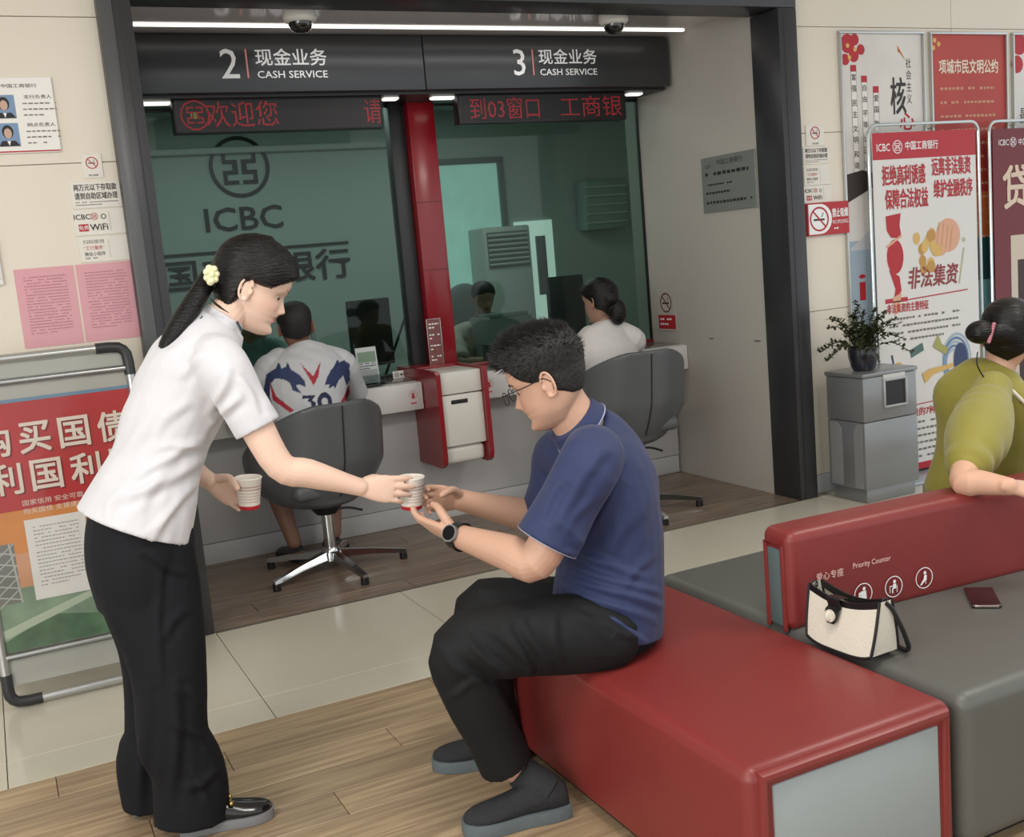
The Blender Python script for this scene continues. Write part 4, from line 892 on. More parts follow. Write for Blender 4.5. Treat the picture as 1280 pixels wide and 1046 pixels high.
def f_ban2(p, w, h):
    p.text('ICBC', 0.08, h - 0.07, 0.03, m_wprint, w=0.075); p.logo(0.15, h - 0.07, 0.024, m_wprint); p.text('中国工商银行', 0.29, h - 0.07, 0.035, m_wprint, w=0.2)
    p.text('贷款', 0.28, h - 0.3, 0.22, M('cream_headline', '#dcc6b0', 0.5), w=0.42, bold=0.02, name='headline')
    p.rect(0.12, 0.3, 0.55, h - 0.55, M('phone_cream', '#cdbfae', 0.5), 'printed_phone', 1); p.rect(0.17, 0.3, 0.5, h - 0.68, M('phone_dark', '#38201e', 0.5), 'printed_phone_screen', 2)
hoop_stand('dark red banner in a clear hoop stand at the right edge of the picture', 5.215, 5.98, 4.38, 1.915, 0.03, f_ban2, M('banner_maroon', '#6c1622', 0.4), 1.091)

# ------------------------------------------------------------------ upholstered benches
m_redl = M('red_leatherette', '#7d2b29', 0.45, bump=0.12, bscale=14, var=0.06, vscale=3, coat=0.1)
m_redl2 = m_redl
m_greyl = M('grey_leatherette', '#5c5d59', 0.42, bump=0.1, bscale=12, var=0.05, vscale=3)
m_greyp = M('light_grey_leatherette', '#96a0a1', 0.45, bump=0.05, bscale=10, var=0.04, vscale=2)
def cushion(name, mat, parent, c, d, bev, seg=5, puff=0.0):
    b = MB(); d = list(d)
    def ax(L):
        h = L / 2; n = max(2, int(L / 0.06)); e = [h - bev * (1 - math.sin(k / seg * PI / 2)) for k in range(seg + 1)]
        inner = [(-h + bev) + (L - 2 * bev) * k / n for k in range(1, n)]
        tn = [h - bev + bev * math.tan(k / seg * PI / 4) for k in range(seg + 1)]
        return [-t for t in tn[::-1]] + inner + tn
    AX = [ax(q) for q in d]; vid = {}
    def vt(p):
        k = tuple(round(q, 6) for q in p)
        if k not in vid:
            c_ = Vector([max(-d[i] / 2 + bev, min(d[i] / 2 - bev, p[i])) for i in range(3)]); q = Vector(p) - c_
            vid[k] = b.bm.verts.new(c_ + q.normalized() * bev if q.length > 1e-9 else c_)
        return vid[k]
    for i in range(3):
        u_, v_ = (i + 1) % 3, (i + 2) % 3
        for s_ in (-1, 1):
            for a0, a1 in zip(AX[u_], AX[u_][1:]):
                for b0, b1 in zip(AX[v_], AX[v_][1:]):
                    q = []
                    for (a_, b_) in ((a0, b0), (a1, b0), (a1, b1), (a0, b1)):
                        p_ = [0, 0, 0]; p_[i] = s_ * d[i] / 2; p_[u_] = a_; p_[v_] = b_; q.append(vt(p_))
                    b.bm.faces.new(q)
    o = b.build(name, mat, parent, ang=60)
    if puff:
        for v in o.data.vertices:
            fx = max(0, 1 - (2 * v.co.x / d[0]) ** 2); fy = max(0, 1 - (2 * v.co.y / d[1]) ** 2); fz = max(0, 1 - (2 * v.co.z / d[2]) ** 2)
            if v.co.z > d[2] / 2 - bev * 0.4: v.co.z += puff * fx ** .5 * fy ** .5
            if abs(v.co.x) > d[0] / 2 - 0.002: v.co.x += math.copysign(puff * 0.6 * fy ** .5 * fz ** .5, v.co.x)
    o.location = c; return o
rs = thing('red_stool_bench', 'red upholstered bench block with pale grey end panel the man sits on', 'bench', (1.488, 2.21, 0))
cushion('upholstery', m_redl, rs, (0, 0, 0.2), (0.562, 1.2, 0.36), 0.03, puff=0.008)
b = MB(); b.box((0, -0.598, 0.185), (0.45, 0.012, 0.31), bevel=0.004); b.build('end_panel', m_greyp, rs)
for pts in ([(-0.247, -0.588, 0.03), (-0.247, -0.596, 0.36), (0.247, -0.596, 0.36), (0.247, -0.588, 0.03)],):
    b = MB(); b.tube(catm(pts, 1), 0.0165, n=10); b.build('front_piping', m_redl, rs)
for a, c in (((-0.262, -0.57, 0.372), (-0.262, 0.57, 0.372)), ((-0.25, -0.585, 0.374), (0.25, -0.585, 0.374))):
    b = MB(); b.cyl(a, c, 0.0035); b.build('seam_piping', m_redl, rs)
b = MB(); b.box((0, 0, 0.012), (0.5, 1.12, 0.024)); b.build('base', m_black, rs)
gb = thing('grey_bench', 'grey upholstered double bench beside the red block', 'bench', (2.62, 2.205, 0))
cushion('upholstery', m_greyl, gb, (0, 0, 0.2), (1.66, 1.2, 0.36), 0.035, puff=0.006)
b = MB(); b.box((0, 0, 0.012), (1.58, 1.12, 0.024)); b.build('base', m_black, gb)
BR_A = math.radians(-4)
bk = thing('bench_backrest', 'red upholstered backrest with white priority seat signs across the grey bench', 'backrest', (1.79, 2.215, 0.372), BR_A)
cushion('upholstery', m_redl, bk, (0.80, 0.0, 0.135), (1.6, 0.125, 0.27), 0.028, puff=0.004)
b = MB(); b.box((-0.0012, 0, 0.115), (0.006, 0.055, 0.21), bevel=0.002); b.build('end_panel', M('teal_grey_leatherette', '#5d6f6f', 0.45), bk)
b = MB(); b.tube([(-0.002, -0.036, 0.0), (-0.003, -0.036, 0.232), (-0.003, 0.036, 0.232), (-0.002, 0.036, 0.0)], 0.007, n=8); b.build('end_piping', m_redl, bk)
m_priority = M('pale_pink_print', '#e9c4bb', 0.5)
mbk = Matrix.Translation((0, -0.0672, 0)) @ tmat((0, 0, 0), *FR)
p = Print(mbk, bk)
def lp(px, py):    # point on the near face of the backrest, local coordinates
    n_ = Vector((math.sin(-BR_A) * -1, math.cos(BR_A), 0)); n_ = Matrix.Rotation(BR_A, 3, 'Z') @ Vector((0, 1, 0))
    o_ = Vector((1.79, 2.215, 0.372)) - n_ * 0.0672; d = at(px, py, 1, 2.0) - Vector(CP); c_ = Vector(CP); t_ = (o_ - c_).dot(n_) / d.dot(n_)
    q = Matrix.Rotation(-BR_A, 3, 'Z') @ (c_ + d * t_ - Vector((1.79, 2.215, 0.372))); return q.x, q.z
u0, v0 = lp(1020, 722); u1, v1 = lp(1054, 714); p.text('爱心专座', (u0 + u1) / 2, (v0 + v1) / 2, 0.022, m_priority, w=u1 - u0)
u0, v0 = lp(1066, 707); u1, v1 = lp(1113, 699); p.text('Priority Counter', (u0 + u1) / 2, (v0 + v1) / 2, 0.02, m_priority, w=u1 - u0)
def icon(px, py, kind):
    u, v = lp(px, py); r = 0.030; p.ring(u, v, r, 0.0025, m_wprint, 'seat_symbol'); p.disc(u + 0.003, v + 0.014, 0.005, m_wprint, 'seat_symbol')
    if kind == 0: p.poly([(u - 0.008, v + 0.008), (u + 0.009, v + 0.008), (u + 0.011, v - 0.018), (u - 0.01, v - 0.018)], m_wprint, 'seat_symbol'); p.disc(u - 0.012, v + 0.002, 0.004, m_wprint, 'seat_symbol'); p.rect(u - 0.016, v - 0.014, u - 0.009, v - 0.002, m_wprint, 'seat_symbol')
    elif kind == 1: p.poly([(u - 0.002, v + 0.008), (u + 0.008, v + 0.008), (u + 0.008, v - 0.006), (u - 0.004, v - 0.006)], m_wprint, 'seat_symbol'); p.rect(u - 0.006, v - 0.018, u - 0.002, v - 0.004, m_wprint, 'seat_symbol'); p.rect(u - 0.014, v + 0.001, u, v + 0.0035, m_wprint, 'seat_symbol'); p.rect(u - 0.014, v - 0.016, u - 0.012, v + 0.002, m_wprint, 'seat_symbol'); p.rect(u + 0.01, v - 0.018, u + 0.012, v + 0.002, m_wprint, 'seat_symbol')
    else: p.poly([(u, v + 0.008), (u + 0.009, v + 0.007), (u + 0.008, v - 0.008), (u - 0.003, v - 0.008)], m_wprint, 'seat_symbol'); p.poly([(u - 0.002, v - 0.002), (u + 0.004, v - 0.008), (u - 0.011, v - 0.02), (u - 0.015, v - 0.018)], m_wprint, 'seat_symbol'); p.rect(u + 0.004, v - 0.018, u + 0.006, v - 0.007, m_wprint, 'seat_symbol')
icon(1079, 742, 0); icon(1117, 733, 1); icon(1155, 722, 2); icon(1040, 752, 0)
p.build()

# ------------------------------------------------------------------ swivel chairs
m_chair = M('charcoal_leatherette', '#56585a', 0.38, bump=0.08, bscale=20, var=0.04)
def tub_chair(label, loc, rz, foot_rot, seat_z=0.43):
    t = thing('swivel_chair', label, 'chair', loc, rz, 'swivel chairs at the counter')
    # tub shell: phi = 0 at the back (-y), thickness outward
    nphi, nh = 40, 16; V = []; Fc = []
    def shell(phi, s, inner):
        a = abs(phi) / math.radians(118)
        top = 0.405 * (1 - 0.62 * (max(0, a - 0.18) / 0.82) ** 1.5) if a > 0.18 else 0.405
        z = -0.10 + (top + 0.10) * s
        r = (0.13 + 0.135 * min(1, s * 2.2) ** 0.6 + 0.02 * s) * (1 + 0.30 * min(1, a) ** 2) - (0.035 if inner else 0)
        rx = r * 1.0; ry = r * 0.92; back = 0.05 * s * math.cos(phi) ** 3 if abs(phi) < PI / 2 else 0
        return (rx * math.sin(phi), -ry * math.cos(phi) - back, seat_z + z)
    for inner in (False, True):
        for i in range(nphi + 1):
            for j in range(nh + 1): V.append(shell(math.radians(-118 + 236 * i / nphi), j / nh, inner))
    L = (nphi + 1) * (nh + 1); ix = lambda i, j, k: k * L + i * (nh + 1) + j
    for i in range(nphi):
        for j in range(nh):
            Fc.append((ix(i, j, 0), ix(i + 1, j, 0), ix(i + 1, j + 1, 0), ix(i, j + 1, 0))); Fc.append((ix(i, j, 1), ix(i, j + 1, 1), ix(i + 1, j + 1, 1), ix(i + 1, j, 1)))
        for j in (0, nh): Fc.append((ix(i, j, 0), ix(i + 1, j, 0), ix(i + 1, j, 1), ix(i, j, 1)))
    for j in range(nh):
        for i in (0, nphi): Fc.append((ix(i, j, 0), ix(i, j + 1, 0), ix(i, j + 1, 1), ix(i, j, 1)))
    o = remesh('shell', [([Vector(v) for v in V], Fc), ell((0, 0.0, seat_z - 0.065), (0.17, 0.17, 0.05))], 0.009, 6, m_chair, t)
    b = MB(); b.box((0, 0.03, seat_z - 0.0), (0.42, 0.42, 0.08), bevel=0.035, seg=4); b.build('seat', m_chair, t)
    pts = [Vector(shell(0, s, False)) + Vector((0, -0.001, 0)) for s in np.linspace(0.12, 0.97, 12)]
    b = MB(); b.tube(pts, 0.004, n=6); b.build('back_seam', M('seam_black', '#222325', 0.6), t)
    b = MB(); b.cyl((0, 0, seat_z - 0.15), (0, 0, seat_z - 0.1), 0.05, 0.09); b.build('tilt_housing', m_black, t)
    b = MB(); b.cyl((0, 0, 0.09), (0, 0, seat_z - 0.14), 0.028); b.cyl((0, 0, seat_z - 0.2), (0, 0, seat_z - 0.13), 0.02); b.build('gas_column', m_chrome, t)
    b = MB(); b.tube(catm([(0.02, 0, seat_z - 0.14), (0.12, 0.02, seat_z - 0.15), (0.2, 0.03, seat_z - 0.18)], 4), 0.006, n=8); b.build('height_lever', m_black, t)
    b = MB(); b.lathe([(0, 0.115), (0.035, 0.115), (0.05, 0.09), (0.052, 0.055), (0, 0.055)], 24); b.build('hub', m_chrome, t)
    for k_ in range(5):
        a = math.radians(foot_rot + 72 * k_) - rz; d = Vector((math.cos(a), math.sin(a), 0)); n_ = Vector((-d.y, d.x, 0))
        b = MB(); q = [(0.03, 0.022, 0.062, 0.10), (0.2, 0.019, 0.052, 0.078), (0.36, 0.014, 0.030, 0.048)]
        V = []
        for (r, w_, z0_, z1_) in q: V += [d * r - n_ * w_ + Vector((0, 0, z0_)), d * r + n_ * w_ + Vector((0, 0, z0_)), d * r + n_ * w_ * 0.8 + Vector((0, 0, z1_)), d * r - n_ * w_ * 0.8 + Vector((0, 0, z1_))]
        b.raw(V, [(0, 1, 2, 3), (11, 10, 9, 8)] + [(4 * i + j, 4 * i + (j + 1) % 4, 4 * i + 4 + (j + 1) % 4, 4 * i + 4 + j) for i in (0, 1) for j in range(4)])
        lg = b.build('leg', m_chrome, t); b = MB(); b.cyl(d * 0.345, d * 0.345 + Vector((0, 0, 0.034)), 0.019); b.build('foot_pad', m_black, lg)
    return t
tub_chair('grey leather swivel tub chair at window 2, behind the woman in white'.replace('window 2, behind', 'the left counter beyond'), (1.335, 4.94, 0), math.radians(8), -82)
tub_chair('grey leather swivel tub chair under the customer in the white T-shirt', (2.985, 4.83, 0), math.radians(-6), -25, 0.48)

# ------------------------------------------------------------------ people
def interp(z, zs_, vs): return np.interp(z, zs_, vs)
HZ = [-.115, -.110, -.100, -.088, -.076, -.066, -.060, -.054, -.045, -.03, -.015, 0, .015, .035, .055, .075, .092, .104, .112]
HF = [.052, .068, .081, .080, .076, .079, .077, .081, .080, .079, .078, .079, .087, .089, .085, .073, .055, .033, .0]
HW = [.010, .022, .033, .042, .050, .055, .057, .059, .062, .066, .069, .071, .073, .0745, .073, .066, .052, .033, .0]
HB = [.000, .008, .020, .032, .046, .056, .062, .068, .076, .085, .092, .097, .100, .100, .096, .084, .064, .039, .0]
def head_pts(off=None, nt=72, nz=64, feat=True, jaw=1.0, nose=1.0):
    zz = -0.115 + 0.227 * (1 - np.cos(np.linspace(0, PI, nz))) / 2; th = np.linspace(0, 2 * PI, nt, endpoint=False)
    Z, T = np.meshgrid(zz, th, indexing='ij'); f = interp(Z, HZ, HF); w_ = interp(Z, HZ, HW) * interp(Z, [-.08, -.03], [jaw, 1]); b_ = interp(Z, HZ, HB)
    c, s = np.cos(T), np.sin(T); X = np.where(c > 0, f, b_) * np.sign(c) * np.abs(c) ** 0.85; Y = w_ * np.sign(s) * np.abs(s) ** 0.9
    if feat:
        fr_ = c > 0; g = lambda y0, z0_, sy, sz: np.exp(-((Y - y0) / sy) ** 2 - ((Z - z0_) / sz) ** 2)
        N = interp(Z, [-.052, -.048, -.043, -.038, -.032, -.02, -.005, .012], [0, .003, .013, .0215, .021, .013, .005, 0]) * nose
        wn = interp(Z, [-.05, -.035, -.01], [.012, .0105, .0075])
        dx = N * np.exp(-(Y / wn) ** 2) + 0.006 * (g(.013, -.042, .006, .006) + g(-.013, -.042, .006, .006))
        dx += 0.0045 * g(0, -.0555, .02, .004) + 0.0055 * g(0, -.0655, .017, .0045) - 0.004 * g(0, -.0605, .022, .0022) - 0.003 * g(0, -.078, .02, .006) + .004 * g(0, -.098, .016, .01)
        dx += -0.011 * (g(.031, -.001, .017, .010) + g(-.031, -.001, .017, .010)) + 0.006 * (g(.031, -.003, .011, .0065) + g(-.031, -.003, .011, .0065)) + 0.003 * (g(.04, -.032, .016, .014) + g(-.04, -.032, .016, .014))
        X = X + np.where(fr_, dx, 0)
    if off is not None:
        o_ = off(T, Z); R_ = np.sqrt(X ** 2 + Y ** 2 + (Z * 1.0) ** 2) + 1e-6; X = X + o_ * X / R_; Y = Y + o_ * Y / R_; Z = Z + o_ * Z / R_
    V = np.stack([X, Y, Z], -1).reshape(-1, 3); Fc = []
    for i in range(nz - 1):
        for k in range(nt): Fc.append((i * nt + k, i * nt + (k + 1) % nt, (i + 1) * nt + (k + 1) % nt, (i + 1) * nt + k))
    Fc.append(tuple(range(nt))[::-1]); Fc.append(tuple((nz - 1) * nt + k for k in range(nt)))
    return V, Fc, (nt, nz)
class Head:
    def __init__(s, c, fwd, up, scale=1.0): 
        f = Vector(fwd).normalized(); u = Vector(up); u = (u - f * u.dot(f)).normalized(); l_ = u.cross(f)
        s.m = Matrix((f, l_, u)).transposed().to_4x4() @ Matrix.Scale(scale, 4); s.m.translation = Vector(c); s.sc = scale; s.c = Vector(c)
    def w(s, p): return s.m @ Vector(p)
    def prim(s, **k):
        V, Fc, _ = head_pts(**k); return [s.w(v) for v in V], Fc
    def ears(s):
        out = []
        for sd in (1, -1):
            y = sd * 0.073; r = rotm(s.m.to_3x3() @ Vector((1, sd * -0.35, 0.15)), s.m.to_3x3() @ Vector((-0.15, 0, 1)))
            out.append(ell(s.w((-0.012, y + sd * 0.002, -0.012)), (0.015 * s.sc, 0.0055 * s.sc, 0.029 * s.sc), r, 20))
            pts = [s.w((-0.012 + 0.0155 * math.cos(a) - 0.003, y + sd * (0.008 + 0.006 * max(0, -math.cos(a))), -0.010 + 0.03 * math.sin(a))) for a in np.linspace(0.4, 2 * PI - 1.3, 16)]
            out.append(tube_vf(pts, 0.0036 * s.sc, n=8, sub=1, round_caps=True)); out.append(ell(s.w((-0.008, y + sd * 0.004, -0.036)), (0.007 * s.sc,) * 3))
            out.append(ell(s.w((0.0, y + sd * 0.003, -0.014)), (0.005 * s.sc, 0.005 * s.sc, 0.008 * s.sc), r))
        return out
def hand_prims(wrist, xd, zd, ts, curls, thumb, sc=1.0, spread=0.0):
    """x runs to the fingers, z is the back of the hand, ts = side of the thumb along y"""
    r = rotm(xd, zd); wv = Vector(wrist); g = lambda p: wv + r @ (Vector(p) * sc); out = []
    side = r @ Vector((0, 1, 0))
    out.append(tube_vf([g((-0.02, 0, 0)), g((0.005, 0, 0)), g((0.035, 0, 0)), g((0.07, 0, -0.001)), g((0.088, 0, -0.002))], [(0.022 * sc, 0.018 * sc), (0.026 * sc, 0.0175 * sc), (0.035 * sc, 0.016 * sc), (0.040 * sc, 0.0135 * sc), (0.037 * sc, 0.011 * sc)], n=20, sub=3, side=side, round_caps=True))
    for i, (y, L, rd) in enumerate(((0.029, 0.068, .0088), (0.0095, 0.076, .0091), (-0.010, 0.071, .0087), (-0.0285, 0.056, .0077))):
        p = Vector((0.084 - 0.004 * abs(i - 1), y * ts, -0.001)); a = 0; pts = [p - Vector((0.022, 0, 0.0)), p]; sp = spread * (1.5 - i) * ts
        for seg, c_ in zip((0.46, 0.30, 0.24), curls[i]):
            a += c_; p = p + Vector((math.cos(a) * math.cos(sp), math.sin(sp), -math.sin(a))) * L * seg; pts.append(p)
        out.append(tube_vf([g(q) for q in pts], [rd * 1.1 * sc, rd * 1.08 * sc, rd * sc, rd * 0.92 * sc, rd * 0.78 * sc], n=12, sub=3, round_caps=True))
    tp = [g((q[0], q[1] * ts, q[2])) for q in thumb]
    out.append(tube_vf(tp, [0.014 * sc, 0.0125 * sc, 0.0105 * sc, 0.0085 * sc][:len(tp)], n=12, sub=3, round_caps=True))
    return out
def shoe(parent, heel, toe, w_, h, mat_u, mat_s, collar=0.05, sole=0.022, name='shoe'):
    heel = Vector(heel); toe = Vector(toe); d = (toe - heel); L = d.length; d.normalize(); n_ = Vector((-d.y, d.x, 0)).normalized(); zf = heel.z
    st = [(0.0, .30, .62), (.04, .36, .78), (.15, .42, .95), (.3, .42, 1.0), (.42, .41, .86), (.55, .44, .66), (.68, .49, .52), (.8, .48, .44), (.9, .40, .36), (.97, .25, .26), (1.0, .12, .18)]
    def loftD(z0, z1f, grow, flat):
        V = []; Fc = []; n = 16
        for (t, wd, hh) in st:
            c_ = heel + d * (L * (t * (1 + 2 * grow / L) - grow / L)); wd_ = wd * w_ + grow; top = z1f(hh)
            for k in range(n):
                a = 2 * PI * k / n; x = math.cos(a); y = math.sin(a); x = math.copysign(abs(x) ** (0.6 if flat else 0.8), x)
                z_ = z0 + (top - z0) * ((y + 1) / 2 if not flat else (1 if y > 0.1 else 0) if abs(y) > 0.1 else .5)
                xx = x * wd_ * (1 if flat or y < 0 else (1 - 0.25 * y)); V.append(c_ + n_ * xx + Vector((0, 0, z_)))
        for i in range(len(st) - 1):
            for k in range(n): Fc.append((i * n + k, i * n + (k + 1) % n, (i + 1) * n + (k + 1) % n, (i + 1) * n + k))
        Fc.append(tuple(range(n))); Fc.append(tuple(range((len(st) - 1) * n, len(st) * n))); return V, Fc
    s_ = MB(); s_.raw(*loftD(0.001, lambda hh: sole, 0.004, True)); so = s_.build('sole', mat_s, parent)
    pr_ = [loftD(sole * 0.5, lambda hh: sole + h * hh, 0, False)]
    o = remesh(name, pr_, 0.0045, 4, mat_u, parent); return o, so
def color_attr(o, fn):
    me = o.data; n = len(me.vertices); co = np.empty(n * 3); me.vertices.foreach_get('co', co); co = co.reshape(-1, 3)
    no = np.empty(n * 3); me.vertex_normals.foreach_get('vector', no); no = no.reshape(-1, 3)
    a = me.color_attributes.new('tint', 'FLOAT_COLOR', 'POINT'); c = fn(co, no); a.data.foreach_set('color', np.hstack([c, np.ones((n, 1))]).ravel())
def skin_mat(name, col, lips, rough=0.5):
    return M(name, col, rough, attr='tint', sss=0.08, bump=0.02, bscale=200)
def tint_skin(o, H, base, lips, blush=0.0):
    im = np.array(H.m.inverted()); b0 = np.array(lin(base)); l0 = np.array(lin(lips))
    def f(co, no):
        q = co @ im[:3, :3].T + im[:3, 3]; c = np.tile(b0, (len(co), 1))
        k = np.exp(-(np.abs(q[:, 1]) / 0.020) ** 4 - (np.abs(q[:, 2] + .0605) / 0.0085) ** 4) * (q[:, 0] > 0.065)
        c = c * (1 - k[:, None]) + l0 * k[:, None]
        if blush:
            k = sum(np.exp(-((q[:, 1] - s_ * .042) / .02) ** 2 - ((q[:, 2] + .03) / .018) ** 2) for s_ in (1, -1)) * (q[:, 0] > 0.03) * blush
            c = c * (1 - k[:, None] * np.array([0, .18, .18]))
        return c
    color_attr(o, f)
def face_parts(H, parent, brow, lash=True, brow_r=0.0018):
    hm = M('brow_hair', brow, 0.8)
    for sd in (1, -1):
        b = MB(); b.tube([H.w(q) for q in [(.0868, sd * .014, .019), (.0838, sd * .026, .0225), (.0775, sd * .037, .0225), (.0685, sd * .047, .0175)]], brow_r * H.sc, n=6); b.build('eyebrow', hm, parent)
        b = MB(); b.sph(H.w((.0605, sd * .031, -.003)), 0.0100 * H.sc, n=20); e_ = b.build('eye', M('eye_white', '#b5a79e', 0.25), parent)
        b = MB(); b.sph(H.w((.0672, sd * .031, -.0055)), 0.0050 * H.sc, n=14, scale=(1, 1, 1)); b.build('iris', M('iris_dark', '#1c1512', 0.15), e_)
        b = MB(); b.tube([H.w(q) for q in [(.0705, sd * .019, -.004), (.0722, sd * .026, -.0015), (.0712, sd * .035, -.002), (.0665, sd * .044, -.005)]], 0.0011 * H.sc, n=6); b.build('lashes', hm, parent)
def hair_cap(name, H, mat, parent, line, thick, extra=(), voxel=0.004, smooth=3, inner=-0.008):
    """line(theta) -> height of the hairline; theta = 0 at the face"""
    def off(T, Z):
        a = np.abs((T + PI) % (2 * PI) - PI); zl = np.interp(a, [q[0] for q in line], [q[1] for q in line])
        k = np.clip((Z - zl) / 0.010 + 0.5, 0, 1); k = k * k * (3 - 2 * k); return inner + (thick(a, Z) - inner) * k
    V, Fc, _ = head_pts(off=off, feat=False); pr_ = [([H.w(v) for v in V], Fc)] + list(extra)
    return remesh(name, pr_, voxel * H.sc, smooth, mat, parent)
def limb(pts, r, side=None): return tube_vf(pts, r, n=20, sub=4, side=side, round_caps=True)
def cloth_limb(pts, r, side=None, ends=(True, True)): return tube_vf(pts, r, n=24, sub=4, side=side, round_caps=True, flat=ends)
CUFF = M('cuff_shadow', '#151515', 0.9)
lerp = lambda a, b, t: Vector(a).lerp(Vector(b), t)
m_wskin = skin_mat('skin_fair', '#e6bda4', '#c06a66'); m_mskin = skin_mat('skin_tan', '#c9987d', '#a8665a')

# ---- woman in the white shirt ------------------------------------------------
wm = thing('person', 'woman in white short sleeved shirt and black trousers leaning forward holding two paper cups', 'person', (0.33, 2.88, 0))
wp = []
Hw = Head(P(318, 358, 2.86), (0.88, -0.24, -0.48), (0.42, -0.12, 0.88), 1.0)
LAT = (0.12, 0.99, 0.03)
trunk = [(P(176, 700, 2.88), (.120, .085)), (P(176, 650, 2.88), (.140, .105)), (P(192, 580, 2.88), (.130, .110)), (P(214, 520, 2.88), (.135, .110)), (P(244, 462, 2.88), (.150, .110)), (P(264, 422, 2.87), (.098, .066)), (P(284, 392, 2.86), (.050, .048))]
wp.append(limb([p_ for p_, _ in trunk], [(a * .9, b_ * .9) for _, (a, b_) in trunk], LAT))
wp.append(limb([P(272, 408, 2.865), P(288, 388, 2.86), P(304, 368, 2.86)], [.052, .048, .047]))
wp += [Hw.prim(jaw=0.93, nose=0.9)] + Hw.ears()
RS, RE, RWr = P(277, 458, 2.71), P(350, 582, 2.665), P(451, 609, 2.645)
LS, LE, LWr = P(270, 450, 3.01), P(218, 575, 3.04), P(262, 601, 2.985)
for S_, E_, W_ in ((RS, RE, RWr), (LS, LE, LWr)):
    wp.append(limb([S_, lerp(S_, E_, .5), E_, lerp(E_, W_, .35), lerp(E_, W_, .8), W_], [.052, .044, .038, .037, .0265, .0235]))
cup2 = P(514, 616, 2.675); cup1 = P(311, 616, 2.935)
wp += hand_prims(RWr, P(500, 612, 2.632) - RWr, Vector((-.12, -.96, .22)), 1, [(.05, .2, .2), (.06, .22, .25), (.1, .28, .25), (.16, .35, .3)], [(0.015, .018, -.012), (.045, .03, -.035), (.075, .028, -.055), (.098, .02, -.065)], 0.93, 0.06)
wp += hand_prims(LWr, P(292, 617, 2.98) - LWr, Vector((.25, .93, -.2)), -1, [(.25, .5, .45), (.3, .55, .45), (.35, .6, .45), (.4, .6, .45)], [(0.015, .018, -.012), (.035, .034, -.036), (.05, .032, -.064), (.066, .022, -.082)], 0.93, 0.04)
hipR, kneeR, ankR = P(185, 690, 2.82), P(208, 835, 2.78), Vector((.325, 2.80, .09))
hipL, kneeL, ankL = P(175, 690, 2.94), P(196, 835, 2.98), Vector((.235, 3.0, .09))
for h_, k_, a_ in ((hipR, kneeR, ankR), (hipL, kneeL, ankL)): wp.append(limb([h_, k_, a_], [.07, .05, .035]))
ob = remesh('body', wp, 0.0027, 2, m_wskin, wm); tint_skin(ob, Hw, '#e4c2ae', '#c26a66', 0.6); W(ob, wm)
m_shirt = M('white_shirt', '#cfcfd3', 0.8, bump=0.08, bscale=60, sheen=0.2)
sp = [cloth_limb([p_ + Vector((0, 0, 0)) for p_ in (P(168, 656, 2.88), P(184, 612, 2.88), P(197, 575, 2.88), P(215, 520, 2.88), P(243, 462, 2.88), P(258, 430, 2.875), P(268, 415, 2.87), P(277, 402, 2.866))],
                 [(.188, .148), (.172, .130), (.152, .115), (.15, .119), (.168, .124), (.142, .096), (.108, .083), (.074, .069)], LAT)]
for S_, E_, nn in ((RS, RE, .62), (LS, LE, .62)):
    sp.append(cloth_limb([lerp(S_, P(258, 440, 2.87), .45), S_, lerp(S_, E_, .35), lerp(S_, E_, nn)], [.070, .066, .061, .061], None, (False, True)))
# collar
for dd in (0.0,):
    cc = [P(268, 416, 2.868), P(277, 402, 2.866), P(283, 393, 2.864)]
    sp.append(cloth_limb(cc, [(.070, .060), (.066, .055), (.064, .054)], LAT))
os_ = remesh('shirt', sp, 0.005, 9, m_shirt, wm)
q = lambda x, y, Y: tuple(P(x, y, Y))
fl = [(264, 545, 160, 598, .007, 6), (260, 572, 145, 628, .008, 7), (252, 600, 180, 668, .008, 6), (240, 630, 222, 700, .008, 6), (262, 556, 200, 560, .006, 5), (300, 492, 252, 545, .009, 6), (286, 462, 262, 522, .008, 6), (264, 436, 222, 470, .006, 6),
      (240, 428, 200, 442, .005, 6), (192, 515, 126, 602, .006, 8), (170, 500, 120, 585, .005, 7), (298, 470, 326, 522, .006, 5), (322, 452, 338, 505, .005, 5), (210, 640, 180, 690, .006, 6), (238, 500, 190, 540, .005, 7), (150, 610, 130, 650, .006, 6), (225, 560, 170, 640, .006, 7)]
deform(os_, lambda co, no: ripples(creases(co, no, fl, 1.1), no, (38, 20, 26), .002)); W(os_, wm)
# blue grey marks on the collar
cb = [(P(287, 386, 2.80), P(303, 411, 2.80))]
b = MB(); b.tube([P(276, 383, 2.795), P(268, 379, 2.80)], .0016, n=6); b.tube([P(296, 402, 2.79), P(302, 413, 2.792)], .004, n=6); W(b.build('collar_trim', M('collar_print', '#3a3f4a', 0.7), wm), wm)
m_trou = M('black_trousers', '#131419', 0.8, bump=0.05, bscale=80, spec=0.25)
tp_ = [cloth_limb([P(184, 615, 2.88), P(176, 655, 2.88), P(176, 700, 2.88), P(182, 750, 2.88)], [(.150, .115), (.168, .132), (.172, .135), (.16, .12)], LAT)]
tp_.append(cloth_limb([P(178, 690, 2.81), P(190, 745, 2.80), P(204, 800, 2.79), P(212, 855, 2.785), P(216, 920, 2.79), Vector((.312, 2.795, .17)), Vector((.305, 2.795, .035))], [(.085, .125), (.085, .122), (.085, .104), (.085, .092), (.085, .090), (.083, .092), (.083, .098)], LAT))
tp_.append(cloth_limb([P(172, 690, 2.95), P(184, 745, 2.96), P(196, 800, 2.97), P(200, 855, 2.98), P(198, 920, 2.985), Vector((.240, 2.99, .15)), Vector((.240, 2.99, .02))], [(.085, .122), (.085, .12), (.085, .104), (.085, .094), (.085, .090), (.083, .09), (.083, .09)], LAT))
